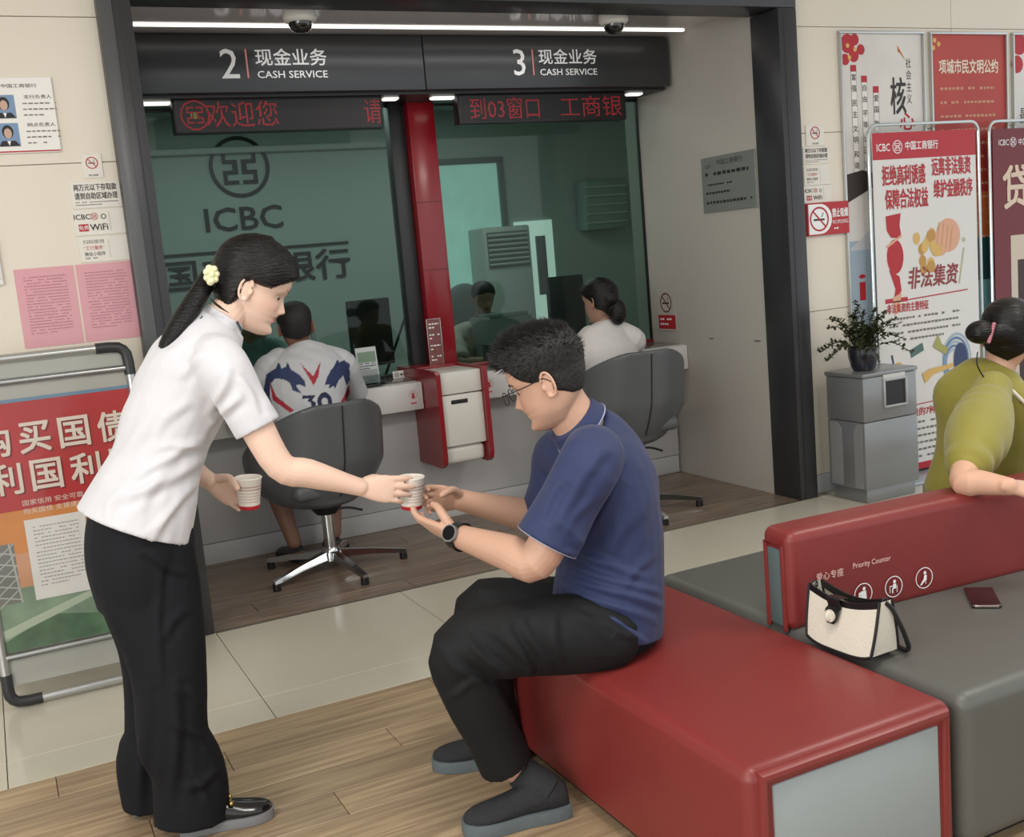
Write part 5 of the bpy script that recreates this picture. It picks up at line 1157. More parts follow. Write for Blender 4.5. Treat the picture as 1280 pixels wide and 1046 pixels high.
ot = remesh('trousers', tp_, 0.0055, 5, m_trou, wm)
fl = [(235, 720, 180, 690, .007, 5), (258, 930, 222, 900, .009, 6), (272, 965, 235, 985, .009, 6), (222, 850, 214, 1010, .008, 7), (200, 700, 200, 850, .006, 5), (250, 880, 226, 860, .007, 5), (180, 860, 176, 1030, .007, 7), (232, 760, 200, 800, .006, 6), (258, 1000, 240, 960, .007, 5)]
deform(ot, lambda co, no: ripples(creases(co, no, fl), no, (30, 16, 8), .002)); W(ot, wm)
m_wshoe = M('black_patent', '#121214', 0.18, coat=0.6); m_gsole = M('grey_sole', '#77787a', 0.6)
for (h_, t_) in (((.275, 2.80, 0), (.505, 2.755, 0)), ((.175, 3.0, 0), (.40, 3.01, 0))):
    o, so = shoe(wm, h_, t_, .085, .065, m_wshoe, m_gsole, sole=0.026); W(o, wm); W(so, wm)
b = MB()
bk_ = P(296, 1003, 2.745)
bk_ = Vector((.40, 2.765, .075)); b.tube([bk_ + Vector((-.004, -.018, -.004)), bk_ + Vector((.004, 0, .006)), bk_ + Vector((.002, .018, .002))], .0035, n=8); b.sph(bk_ + Vector((0, -.02, -.006)), .007, n=10); b.sph(bk_ + Vector((.002, .0, .006)), .006, n=10)
W(b.build('shoe_buckle', M('gold_metal', '#b89a5a', 0.25, metal=1), wm), wm)
m_bhair = M('black_hair', '#0d0a09', 0.38, bump=0.45, bscale=9, stretch=(3, 3, 30), spec=0.35)
HL = [(0, .052), (.5, .046), (.9, .030), (1.15, .012), (1.45, .010), (1.65, .012), (1.85, -.045), (2.3, -.082), (PI, -.092)]
pony = tube_vf([Hw.w((-.085, 0, .005)), Hw.w((-.112, 0, -.008)), P(252, 362, 2.845), P(236, 388, 2.83), P(219, 414, 2.82), P(207, 432, 2.815)], [.03, .022, (.027, .024), (.036, .026), (.036, .024), (.024, .017)], n=24, sub=5, round_caps=True, flat=(False, False))
oh = hair_cap('hair', Hw, m_bhair, wm, HL, lambda a, Z: .013 + .008 * np.clip(Z / .1, 0, 1) + .006 * np.clip((a - 1.0) / .8, 0, 1), [pony], 0.0035, 5)
deform(oh, lambda co, no: co + no * (0.0013 * np.sin(1100 * (co @ np.array([.35, .3, .88])) + 6 * np.sin(30 * co[:, 0])))[:, None]); W(oh, wm)
b = MB(); rr = random.Random(2)
for i in range(26):
    t_ = rr.uniform(0, 1); a0_ = P(236, 388, 2.83) + Vector((rr.uniform(-.03, .03), rr.uniform(-.03, .0), rr.uniform(-.02, .02))); a1_ = P(205 + rr.uniform(-4, 12), 436 + rr.uniform(-4, 4), 2.80 + rr.uniform(0, .03))
    b.tube([a0_, lerp(a0_, a1_, .5) + Vector((0, 0, rr.uniform(-.005, .005))), a1_], .0013, n=4)
for i in range(6):
    b.tube(catm([P(262, 372, 2.80), P(268 + i * 2, 380 + i, 2.79), P(276 + i * 2, 386 + i, 2.785)], 4), .0009, n=4)
W(tag(b.build('loose_strands', m_bhair, wm), kind='stuff'), wm)
b = MB(); fc_ = Hw.w((-.113, -.022, .0))
for i in range(7):
    a = i * 2 * PI / 7; c_ = P(264, 343, 2.80) + Vector((.012 * math.cos(a), -.004 * (i % 2), .016 * math.sin(a) )); b.sph(c_, .0095, n=12)
b.sph(P(264, 343, 2.797), .011, n=12); b.sph(P(263, 352, 2.80), .010, n=12)
W(b.build('flower_hair_tie', M('cream_flower', '#e4e2b8', 0.6), wm), wm)
n0 = len(wm.children); face_parts(Hw, wm, '#4a3a33', brow_r=.0012)
for o in wm.children[n0:]: W(o, wm)
for o in list(wm.children):
    if o.name.startswith(('eyebrow', 'eye', 'lashes')): W(o, wm)
b = MB(); b.sph(Hw.w((-.008, -.079, -.042)), .0025, n=10); W(b.build('earring', M('pearl', '#e9e6e0', 0.2), wm), wm)

# paper cups
def cup(label, c, rot):
    t = thing('paper_cup', label, 'cup', c, 0, 'paper cups held by the people'); t.rotation_euler = rot
    b = MB(); b.lathe([(0, -.042), (.0265, -.0425), (.0275, -.040), (.0358, .040), (.0375, .042), (.0378, .0435), (.0365, .045), (.035, .0435), (.0345, .040), (.0262, -.037), (0, -.037)], 40); b.build('cup_body', M('cup_paper', '#e9e4da', 0.5), t)
    b = MB(); b.lathe([(.0268, -.0425), (.0279, -.041), (.0287, -.032), (.0284, -.032), (.0262, -.042)], 40); b.build('red_band', m_rprint, t)
    mb = MB(); r_ = random.Random(4)
    for k, z in enumerate((.022, .014, .004, -.004, -.012, -.020)):
        r0 = .0271 + (z + .042) * .0104 / .084 * 1.0 + .0004; a = -2.6
        while a < 0.6:
            da = r_.uniform(.06, .11); hh = .003 if k < 2 else .0016
            mb.raw([(r0 * math.cos(x), r0 * math.sin(x), z + s_ * hh / 2 ) for x, s_ in ((a, -1), (a + da, -1), (a + da, 1), (a, 1))], [(0, 1, 2, 3)]); a += da + .07
    tag(mb.build('fine_print', M('cup_print', '#8f4a45', 0.6), t, smooth=False), kind='stuff'); return t
cup('white paper cup with red base passed between the two people', cup2, (math.radians(3), math.radians(2), 0.3))
cup('white paper cup with fine print in the left hand of the woman in white', cup1, (math.radians(2), math.radians(4), -.2))

# ---- seated man in the blue polo shirt ------------------------------------------------
mn = thing('person', 'man in navy blue polo shirt and black trousers sitting on the red bench', 'person', (1.45, 2.38, 0))
mp_ = []
Hm = Head(P(683, 473, 2.42), (-.77, .60, -.36), (-.29, .22, .93), 1.06)
LAM = (0.45, 0.88, 0.06)
mp_.append(limb([P(752, 800, 2.40), P(758, 740, 2.40), P(764, 660, 2.40), P(755, 590, 2.40), P(738, 555, 2.41), P(722, 535, 2.41)], [(.12, .085), (.15, .115), (.16, .12), (.17, .12), (.13, .085), (.06, .06)], LAM))
mp_.append(limb([P(738, 548, 2.41), P(715, 520, 2.415), P(697, 492, 2.42)], [.072, .062, .060]))
mp_ += [Hm.prim(jaw=1.1, nose=1.05)] + Hm.ears()
NS, NE, NW = P(738, 578, 2.215), P(670, 702, 2.255), P(570, 669, 2.50)
FS, FE, FW = P(700, 572, 2.615), P(685, 650, 2.68), P(576, 625, 2.73)
for S_, E_, W_ in ((NS, NE, NW), (FS, FE, FW)):
    mp_.append(limb([S_, lerp(S_, E_, .5), E_, lerp(E_, W_, .3), lerp(E_, W_, .8), W_], [.062, .053, .047, .046, .034, .031]))
mp_ += hand_prims(NW, P(527, 655, 2.60) - NW, Vector((-.2, -.70, -.62)), -1, [(.12, .3, .3), (.15, .3, .3), (.2, .35, .3), (.25, .4, .35)], [(0.015, .018, -.012), (.042, .036, -.03), (.068, .038, -.045), (.09, .032, -.05)], 1.0, .05)
mp_ += hand_prims(FW, P(526, 621, 2.725) - FW, Vector((.1, .93, .1)), 1, [(.3, .6, .5), (.35, .65, .5), (.4, .7, .5), (.45, .7, .5)], [(0.015, .018, -.012), (.045, .034, -.03), (.07, .034, -.048), (.09, .025, -.058)], 1.0, .04)
hN, kN, aN = P(758, 792, 2.27), P(578, 812, 2.36), P(645, 960, 2.37)
hF, kF, aF = P(740, 770, 2.54), P(604, 762, 2.68), P(640, 938, 2.68)
for h_, k_, a_ in ((hN, kN, aN), (hF, kF, aF)):
    mp_.append(limb([h_, lerp(h_, k_, .5), k_, lerp(k_, a_, .5), a_], [.055, .06, .05, .044, .038]))
ob = remesh('body', mp_, 0.003, 2, m_mskin, mn); tint_skin(ob, Hm, '#c79e87', '#a9705f', 0.3); W(ob, mn)
m_polo = M('navy_polo', '#253057', 0.75, bump=0.06, bscale=90, sheen=0.08)
sp = [cloth_limb([P(757, 785, 2.385), P(761, 738, 2.39), P(764, 690, 2.40), P(765, 645, 2.40), P(758, 595, 2.40), P(744, 558, 2.41), P(728, 538, 2.41)], [(.205, .150), (.195, .147), (.182, .138), (.185, .130), (.19, .128), (.155, .104), (.088, .082)], LAM)]
for S_, E_, nn in ((NS, NE, .80), (FS, FE, .85)):
    sp.append(cloth_limb([lerp(S_, P(745, 560, 2.41), .45), S_, lerp(S_, E_, .4), lerp(S_, E_, nn)], [.078, .078, .074, .080], None, (False, True)))
os_ = remesh('polo_shirt', sp, 0.005, 9, m_polo, mn)
fl = [(690, 700, 822, 742, .009, 5), (698, 716, 832, 762, .009, 5), (704, 732, 818, 778, .009, 5), (712, 748, 802, 796, .008, 5), (726, 694, 806, 720, .007, 5), (700, 690, 760, 706, .006, 5), (748, 570, 690, 660, .007, 8), (775, 602, 722, 690, .009, 7), (704, 600, 672, 645, .007, 6), (752, 535, 805, 590, .005, 9),
      (740, 620, 705, 668, .006, 6), (740, 700, 700, 650, .006, 7), (790, 640, 760, 700, .006, 8), (815, 690, 780, 735, .006, 6), (760, 560, 735, 590, .005, 7), (815, 600, 800, 670, .005, 9), (745, 760, 815, 806, .006, 4)]
deform(os_, lambda co, no: ripples(creases(co, no, fl, 1.0), no, (22, 18, 34), .002)); W(os_, mn)
# collar and sleeve tipping
def ring_band(c, ax, r, th, h, n=40, a0=0, a1=2 * PI, side=None):
    axv = Vector(ax).normalized(); s_ = Vector(side or (1, 0, 0)); s_ = (s_ - axv * s_.dot(axv)).normalized(); u_ = axv.cross(s_)
    V = []; Fc = []; ra = r if hasattr(r, '__len__') else (r, r)
    full = abs(a1 - a0 - 2 * PI) < 1e-6; cnt = n if full else n + 1
    for k in range(cnt):
        a = a0 + (a1 - a0) * k / n
        for (dr, dh) in ((0, -h / 2), (th, -h / 2), (th * .6, h / 2), (-th * .4, h / 2)): V.append(Vector(c) + s_ * math.cos(a) * (ra[0] + dr) + u_ * math.sin(a) * (ra[1] + dr) + axv * dh)
    for k in range(n):
        k2 = (k + 1) % cnt
        for j in range(4): Fc.append((k * 4 + j, k * 4 + (j + 1) % 4, k2 * 4 + (j + 1) % 4, k2 * 4 + j))
    if not full: Fc += [(0, 1, 2, 3), tuple((cnt - 1) * 4 + j for j in (3, 2, 1, 0))]
    return V, Fc
nax = P(700, 508, 2.42) - P(730, 536, 2.41)
col_ = [ring_band(P(718, 519, 2.412), nax, (.073, .068), .007, .04, side=LAM)]
oc_ = remesh('collar', [tube_vf([P(728, 536, 2.41), P(714, 523, 2.414)], [(.088, .084), (.073, .073)], n=32, sub=4, side=LAM)], .004, 2, m_polo, mn); W(oc_, mn)
m_tip = M('pale_tipping', '#9aa3bb', 0.6)
b = MB(); V, Fc = ring_band(P(726.5, 534.5, 2.41), nax, (.0862, .0828), .0016, .0025, side=LAM); b.raw(V, Fc); c_ = lerp(NS, NE, .80); V, Fc = ring_band(c_, NE - NS, .0785, .002, .002); b.raw(V, Fc); W(b.build('tipping', m_tip, mn), mn)
m_btrou = M('black_slacks', '#141517', 0.75, bump=0.06, bscale=70, spec=0.3)
tp_ = [cloth_limb([P(766, 755, 2.40), P(764, 790, 2.41)], [(.16, .118), (.172, .118)], LAM)]
tp_.append(cloth_limb([hN, P(700, 792, 2.30), P(630, 800, 2.33), P(576, 812, 2.36), P(590, 868, 2.365), P(613, 915, 2.365), P(632, 954, 2.37)], [.094, .100, .095, .078, .075, .068, .070], None, (False, True)))
tp_.append(cloth_limb([hF, P(690, 765, 2.60), P(640, 762, 2.64), P(600, 762, 2.68), P(606, 830, 2.68), P(618, 885, 2.68), P(628, 935, 2.68)], [.105, .10, .09, .074, .070, .066, .068], None, (False, True)))
ot = remesh('trousers', tp_, 0.0052, 5, m_btrou, mn)
fl = [(636, 782, 668, 856, .009, 5), (654, 776, 694, 850, .009, 5), (584, 798, 642, 852, .009, 5), (560, 822, 612, 866, .008, 6), (600, 790, 655, 832, -.007, 5), (690, 752, 700, 836, .008, 6), (712, 760, 762, 800, .008, 6), (560, 870, 600, 850, .006, 5), (590, 735, 660, 742, .006, 5), (615, 850, 640, 900, .006, 6), (740, 770, 800, 800, .007, 5)]
deform(ot, lambda co, no: ripples(creases(co, no, fl), no, (26, 22, 20), .0022)); W(ot, mn)
# keep the trousers from sinking into the bench
def lift(co, no):
    c = co.copy(); m_ = (c[:, 0] > 1.19) & (c[:, 2] < 0.3815) & (c[:, 2] > 0.2); c[m_, 2] = 0.3815; return c
deform(ot, lift); deform(ob, lambda co, no: lift(co, no))
m_knit = M('black_knit', '#25262a', 0.8, bump=0.5, bscale=260); m_slate = M('slate_sole', '#5d686c', 0.7, bump=0.2, bscale=60)
for (h_, t_) in (((1.160, 2.31, 0), (.895, 2.365, 0)), ((1.20, 2.63, 0), (.965, 2.74, 0))):
    o, so = shoe(mn, h_, t_, .10, .075, m_knit, m_slate, sole=0.034); W(o, mn); W(so, mn)
m_sock = M('dark_sock', '#26282c', 0.85)
for a_, h_ in ((aN, (1.115, 2.325, .06)), (aF, (1.16, 2.65, .06))):
    so = remesh('sock', [cloth_limb([h_, lerp(h_, a_, .55), lerp(h_, a_, .9)], [.05, .045, .0425])], .004, 2, m_sock, mn); W(so, mn)
m_mhair = M('dark_short_hair', '#151211', 0.6, bump=0.4, bscale=120)
HLm = [(0, .064), (.5, .060), (.85, .050), (1.1, .022), (1.35, .004), (1.6, .0), (1.8, -.035), (2.3, -.055), (PI, -.06)]
oh = hair_cap('hair', Hm, m_mhair, mn, HLm, lambda a, Z: .004 + .020 * np.clip((Z - .01) / .07, 0, 1) + .006 * np.clip((1.3 - a) / .6, 0, 1), (), .004, 3, inner=-.01); W(oh, mn)
b = MB(); rr = random.Random(9); bmh = b.bm
me_ = oh.data; vs_ = [(v.co.copy(), v.normal.copy()) for v in me_.vertices]; im = Hm.m.inverted()
cand = [(c_, n_) for c_, n_ in vs_ if ((im @ c_).z > -.05)]
for i in range(5200):
    c_, n_ = rr.choice(cand); l_ = im @ c_; top = max(0, min(1, (l_.z - .005) / .07))
    q3 = im.to_3x3(); zl = np.interp(abs(math.atan2(l_.y, l_.x)), [k[0] for k in HLm], [k[1] for k in HLm])
    if l_.z < zl + .004: continue
    L = (.006 + .024 * top) * rr.uniform(.6, 1.1)
    d = n_ * .55 + Hm.m.to_3x3() @ Vector((.75 * top - .1 * (1 - top), rr.uniform(-.35, .35), .45 * top - .7 * (1 - top))) * .9 + Vector((rr.uniform(-.2, .2), rr.uniform(-.2, .2), rr.uniform(-.2, .2)))
    d.normalize(); s_ = d.cross(n_ + Vector((.01, .02, .03))).normalized() * .0013; p0_ = c_ - n_ * .003; u_ = d.cross(s_).normalized() * .0011
    V = [p0_ + s_, p0_ - s_ * .6 + u_, p0_ - s_ * .6 - u_, p0_ + d * L]; b.raw(V, [(0, 1, 3), (1, 2, 3), (2, 0, 3)])
W(tag(b.build('short_hairs', m_mhair, mn, smooth=False), kind='stuff'), mn)
face_parts(Hm, mn, '#1c1816', brow_r=.003)
for o in mn.children:
    if o.name.startswith(('eyebrow', 'eye', 'lashes')): W(o, mn)
gl = MB()
for sd in (1, -1):
    gl.tube([Hm.w((.104 + .0 * a, sd * .033 + .021 * math.cos(a), -.004 + .016 * math.sin(a))) for a in np.linspace(0, 2 * PI, 25)[:-1]], .0012, n=6, closed=True)
    gl.tube(catm([Hm.w((.104, sd * .054, .004)), Hm.w((.09, sd * .071, .006)), Hm.w((.03, sd * .080, .006)), Hm.w((-.008, sd * .083, .008)), Hm.w((-.028, sd * .080, -.012))], 4), .0014, n=6)
gl.tube([Hm.w((.104, .012, 0)), Hm.w((.108, 0, .003)), Hm.w((.104, -.012, 0))], .0012, n=6)
W(gl.build('glasses', m_black, mn), mn)
# wristwatch
ax = (NW - NE).normalized(); wc = NW - ax * .012
b = MB(); V, Fc = ring_band(wc, ax, (.037, .034), .004, .024, side=(0, 1, 0)); b.raw(V, Fc); wt = b.build('wristwatch', m_black, mn); W(wt, mn)
nv = Vector((-.35, -.9, .25)); nv = (nv - ax * nv.dot(ax)).normalized(); wc2 = wc + nv * .0375
b = MB(); b.cyl(wc2 - nv * .004, wc2 + nv * .006, .0225, n=32); k_ = b.build('watch_case', m_steelp, wt)
b2 = MB(); b2.cyl(wc2 + nv * .0055, wc2 + nv * .0075, .019, n=32); k2 = b2.build('watch_face', M('watch_glass', '#050506', 0.35, spec=0.2), wt)

# ---- a simpler builder for the people further back ------------------------------------
def person(label, c, head, trunk, lat, arms, legs, skin, shirt, trou, hair, line, thick, hair_extra=(), voxel=.006, sleeve=.85, neckr=.05, shoes=None, sh_grow=.018, tint=None, face=False, trunk_shirt=None):
    t = thing('person', label, 'person', c)
    pr_ = [limb([a for a, _ in trunk], [(r_[0] - .012, r_[1] - .012) for _, r_ in trunk], lat)]
    nb = trunk[-1][0]; pr_.append(limb([lerp(trunk[-2][0], nb, .6), nb, lerp(nb, head.c, .75)], [neckr * 1.15, neckr, neckr * .95]))
    pr_ += [head.prim()] + head.ears()
    for (S_, E_, W_, hd) in arms:
        pr_.append(limb([S_, lerp(S_, E_, .5), E_, lerp(E_, W_, .35), W_], [.05, .043, .038, .036, .025]))
        if hd: pr_ += hand_prims(W_, hd[0], hd[1], hd[2], [(.3, .4, .3)] * 4, [(0.015, .018, -.012), (.045, .034, -.02), (.07, .038, -.03), (.09, .034, -.035)], .95, .05)
    for (h_, k_, a_) in legs: pr_.append(limb([h_, lerp(h_, k_, .5), k_, lerp(k_, a_, .35), a_], [.085, .07, .055, .052, .036]))
    ob = remesh('body', pr_, voxel, 2, skin[0], t); tint_skin(ob, head, skin[1], skin[2]); W(ob, t)
    ts_ = trunk_shirt or trunk
    sp = [cloth_limb([a for a, _ in ts_], [(r_[0] + sh_grow * .5, r_[1] + sh_grow * .5) for _, r_ in ts_], lat)]
    for (S_, E_, W_, hd) in arms: sp.append(cloth_limb([lerp(S_, trunk[-1][0], .4), S_, lerp(S_, E_, .5), lerp(S_, E_, sleeve)], [.06, .064, .06, .062], None, (False, True)))
    os_ = remesh('shirt', sp, voxel, 4, shirt, t); W(os_, t); deform(os_, lambda co, no: ripples(co, no, (30, 25, 40), .003))
    if legs:
        tp_ = [cloth_limb([trunk[0][0], lerp(trunk[0][0], trunk[1][0], .6)], [(trunk[0][1][0] + .01, trunk[0][1][1] + .01), (trunk[1][1][0] - .004, trunk[1][1][1] - .004)], lat, (False, False))]
        for (h_, k_, a_), fr_ in zip(legs, trou[1]): 
            e_ = lerp(h_, k_, fr_ * 2) if fr_ <= .5 else lerp(k_, a_, fr_ * 2 - 1); pts = [h_, lerp(h_, k_, .5), k_, e_] if fr_ > .5 else [h_, lerp(h_, e_, .5), e_]
            tp_.append(cloth_limb(pts, [.10, .088, .07, .062][:len(pts)], None, (False, True)))
        o = remesh('trousers', tp_, voxel, 4, trou[0], t); W(o, t)
        for (h_, k_, a_), tt in zip(legs, shoes or []):
            if tt: o, so = shoe(t, tt[0], tt[1], .09, .06, m_dark, M('black_sole', '#1b1b1c', 0.7), sole=.024); W(o, t); W(so, t)
    oh = hair_cap('hair', head, hair, t, line, thick, hair_extra, .0045, 3); W(oh, t)
    if face:
        face_parts(head, t, '#2a2220')
        for o in t.children:
            if o.name.startswith(('eyebrow', 'eye', 'lashes')): W(o, t)
    return t, os_, ob
V3 = Vector
# customer in the printed jersey at window 2
bx = P(382, 470, 5.02).x
Hj = Head(P(369, 408, 5.16), (.12, .98, -.12), (0, .1, 1), 1.0)
jer = M('printed_jersey', '#b5b6b8', 0.7, attr='tint', bump=.1, bscale=150)
jt = [(V3((1.36, 4.98, .50)), (.17, .12)), (V3((1.365, 5.00, .62)), (.165, .115)), (P(385, 505, 5.06), (.175, .12)), (P(382, 465, 5.10), (.20, .12)), (P(378, 444, 5.13), (.15, .08)), (P(374, 432, 5.15), (.06, .06))]
jpers, jo, jb = person('customer in a white jersey with dark blue print sitting in the left swivel chair', (1.36, 5.0, 0), Hj, jt, (1, 0, 0),
    [(P(335, 462, 5.12), V3((1.02, 5.26, .74)), V3((1.17, 5.50, .82)), ((.7, .7, 0), (0, 0, 1), -1)), (P(430, 455, 5.12), V3((1.66, 5.28, .76)), V3((1.53, 5.50, .82)), ((-.6, .8, 0), (0, 0, 1), 1))],
    [(V3((1.27, 5.0, .50)), V3((1.16, 5.33, .50)), V3((1.23, 5.22, .10))), (V3((1.45, 5.0, .50)), V3((1.50, 5.36, .50)), V3((1.45, 5.26, .10)))],
    (m_mskin, '#8a6450', '#7a5044'), jer, (M('dark_shorts', '#26282e', 0.8), (.42, .42)), m_mhair, [(0, .06), (1.0, .04), (1.5, .0), (1.8, -.05), (PI, -.07)], lambda a, Z: .006 + .008 * np.clip(Z / .08, 0, 1), shoes=[(V3((1.26, 5.17, 0)), V3((1.20, 5.42, 0))), (V3((1.44, 5.20, 0)), V3((1.47, 5.44, 0)))], voxel=.0045)
def inpoly(x, y, poly):
    r_ = np.zeros(len(x), bool); n = len(poly)
    for i in range(n):
        x0, y0 = poly[i]; x1, y1 = poly[(i + 1) % n]; c_ = ((y0 > y) != (y1 > y)); r_ ^= c_ & (x < (x1 - x0) * (y - y0) / ((y1 - y0) + 1e-12) + x0)
    return r_
def pxy(px, py): q_ = P(px, py, 5.0); return (q_.x, q_.z)
def jersey(co, no):
    base = np.array(lin('#c3c4c6')); navy = np.array(lin('#27345c')); red = np.array(lin('#a8283a')); c = np.tile(base, (len(co), 1))
    k = 5.0 / co[:, 1]; x = co[:, 0] * k; z = 1.42 + (co[:, 2] - 1.42) * k
    d1 = [(333, 512), (329, 490), (333, 468), (345, 460), (348, 452), (352, 461), (358, 458), (359, 452), (364, 462), (374, 468), (381, 476), (382, 484), (374, 480), (370, 482), (377, 492), (366, 488), (362, 478), (354, 474), (344, 473), (338, 480), (337, 495), (341, 508)]
    d2 = [(437, 475), (437, 455), (430, 450), (424, 453), (422, 449), (417, 459), (413, 463), (408, 474), (406, 481), (412, 480), (411, 486), (417, 482), (419, 486), (423, 476), (429, 469), (433, 482)]
    v_ = [(374, 452), (384, 463), (392, 470), (396, 461), (401, 451), (398, 470), (392, 482), (385, 470)]
    s1 = [(337, 476), (345, 495), (368, 513), (363, 516), (341, 500)]; s2 = [(437, 480), (430, 495), (424, 505), (429, 505), (437, 492)]
    n3 = [(378, 494), (394, 494), (390, 500), (395, 503), (394, 512), (380, 512), (390, 508), (388, 503), (384, 501), (386, 498), (378, 498)]
    for poly, cc in ((d1, navy), (d2, navy), (v_, red), (s1, red), (s2, red), (n3, navy * .5)):
        m_ = inpoly(x, z, [pxy(*p_) for p_ in poly]) & (no[:, 1] < .25); c[m_] = cc
    o0 = np.array(pxy(406, 502)); r_ = np.hypot((x - o0[0]) / 1.0, (z - o0[1]) / 1.25); m_ = (r_ < .036) & (r_ > .016) & (no[:, 1] < .25); c[m_] = navy * .5
    return c
color_attr(jo, jersey)
# customer in the white T-shirt at window 3
Ht = Head(P(749, 376, 5.02), (-.35, .93, -.1), (0, .1, 1), 1.02)
tt_ = [(V3((2.99, 4.92, .55)), (.16, .12)), (P(772, 505, 4.96), (.155, .115)), (P(765, 470, 4.98), (.165, .115)), (P(758, 436, 5.0), (.19, .115)), (P(757, 412, 5.01), (.14, .07)), (P(755, 402, 5.02), (.055, .055))]
bun = ell(P(772, 390, 4.93), (.05, .045, .07)); bun2 = ell(P(762, 372, 4.94), (.05, .05, .05))
person('customer in a white T-shirt with a low dark bun sitting in the right swivel chair', (2.99, 4.95, 0), Ht, tt_, (.97, .25, 0),
    [(P(727, 432, 5.05), V3((2.72, 5.28, .80)), V3((2.90, 5.52, .82)), ((.5, .8, 0), (0, 0, 1), -1)), (P(793, 425, 5.0), V3((3.30, 5.28, .78)), V3((3.10, 5.50, .82)), ((-.5, .8, 0), (0, 0, 1), 1))],
    [(V3((2.90, 4.95, .54)), V3((2.85, 5.33, .52)), V3((2.86, 5.30, .10))), (V3((3.08, 4.95, .54)), V3((3.08, 5.34, .52)), V3((3.08, 5.30, .10)))],
    (m_wskin, '#a88470', '#905c50'), M('white_tshirt', '#d3cfcc', 0.8, sheen=.2), (m_btrou, (.95, .95)), m_bhair, [(0, .06), (1.0, .04), (1.5, .01), (1.8, -.04), (PI, -.08)], lambda a, Z: .014 + 0 * Z, [bun, bun2], shoes=[(V3((2.88, 5.20, 0)), V3((2.86, 5.44, 0))), (V3((3.08, 5.20, 0)), V3((3.08, 5.44, 0)))], voxel=.005)
# woman in the green blouse behind the backrest
Hg = Head(V3((2.99, 2.46, 1.02)), (.80, .58, -.15), (0.1, .05, 1), .97)
gt = [(V3((2.93, 2.56, .47)), (.16, .12)), (V3((2.95, 2.54, .60)), (.145, .105)), (V3((2.95, 2.52, .72)), (.15, .11)), (V3((2.94, 2.50, .82)), (.165, .10)), (V3((2.955, 2.49, .885)), (.11, .07)), (V3((2.97, 2.48, .92)), (.052, .052))]
bunc = P(1226, 415, 2.44)
gx = [ell(bunc, (.05, .045, .038)), tube_vf([bunc, lerp(bunc, Hg.w((-.09, 0, 0)), .5), Hg.w((-.07, 0, 0))], [.03, .028, .05], n=20, sub=4, round_caps=True)]
gE, gW = P(1204, 600, 2.15), P(1262, 608, 2.03)
m_green = M('olive_blouse', '#8c8433', 0.7, bump=.08, bscale=60, sheen=.2)
gp, gs, gb_ = person('woman in an olive green blouse with a bun resting her arm on the backrest', (2.95, 2.5, 0), Hg, gt, (.58, -.8, 0),
    [(V3((2.78, 2.37, .82)), gE, gW, ((.8, -.25, -.25), (-.1, -.5, .85), 1)), (V3((3.08, 2.64, .84)), V3((3.22, 2.62, .62)), V3((3.3, 2.45, .60)), ((.8, -.5, 0), (0, 0, 1), -1))],
    [(V3((2.96, 2.50, .48)), V3((3.36, 2.54, .50)), V3((3.6, 2.56, .2))), (V3((2.96, 2.66, .48)), V3((3.34, 2.70, .50)), V3((3.58, 2.72, .2)))],
    (m_wskin, '#d3a68c', '#b0665e'), m_green, (M('khaki_skirt', '#8f8468', 0.8), (.8, .8)), m_bhair, [(0, .06), (1.0, .04), (1.5, .01), (1.8, -.05), (PI, -.085)], lambda a, Z: .014 + 0 * Z, gx, voxel=.0045, sleeve=.5)
pf = remesh('puff_sleeve', [tube_vf([lerp((2.78, 2.37, .82), gE, t_) for t_ in (-.12, .18, .48, .80)], [.062, .088, .092, .064], n=28, sub=5, round_caps=True)], .005, 8, m_green, gp); W(pf, gp)
deform(pf, lambda co, no: ripples(co, no, (60, 40, 6), .004))
b = MB(); b.tube(catm([P(1256, 480, 2.39), P(1268, 491, 2.37), P(1285, 508, 2.36)], 5), .006, n=8); W(b.build('white_neckline', M('cream_trim', '#e6e0d0', 0.7), gp), gp)
b = MB()
for i in range(8): b.sph(P(1236 + i * .9, 427 - i * 3.1, 2.40), .0065, n=10)
W(b.build('beaded_hair_tie', M('pink_beads', '#b0707c', 0.4), gp), gp)
b = MB(); b.tube(catm([P(1222, 440, 2.42), P(1221, 452, 2.41), P(1224, 462, 2.41), P(1230, 472, 2.41)], 5), .0022, n=5); W(b.build('loose_strand', m_bhair, gp), gp)
b = MB(); v0_ = P(1254, 632, 2.13); pts = [P(1254, 630, 2.12), P(1262, 650, 2.118), P(1270, 672, 2.115), P(1273, 684, 2.112)]
b.tube(catm(pts, 4), .012, n=8); b.sph(P(1273.5, 690, 2.112), .004, n=8, scale=(1, 1, 2)); 
tag(b.build('hanging_strap', M('khaki_strap', '#8c7d5c', 0.7)), 'khaki fabric strap with a small metal tip hanging over the backrest at the right edge', 'strap')
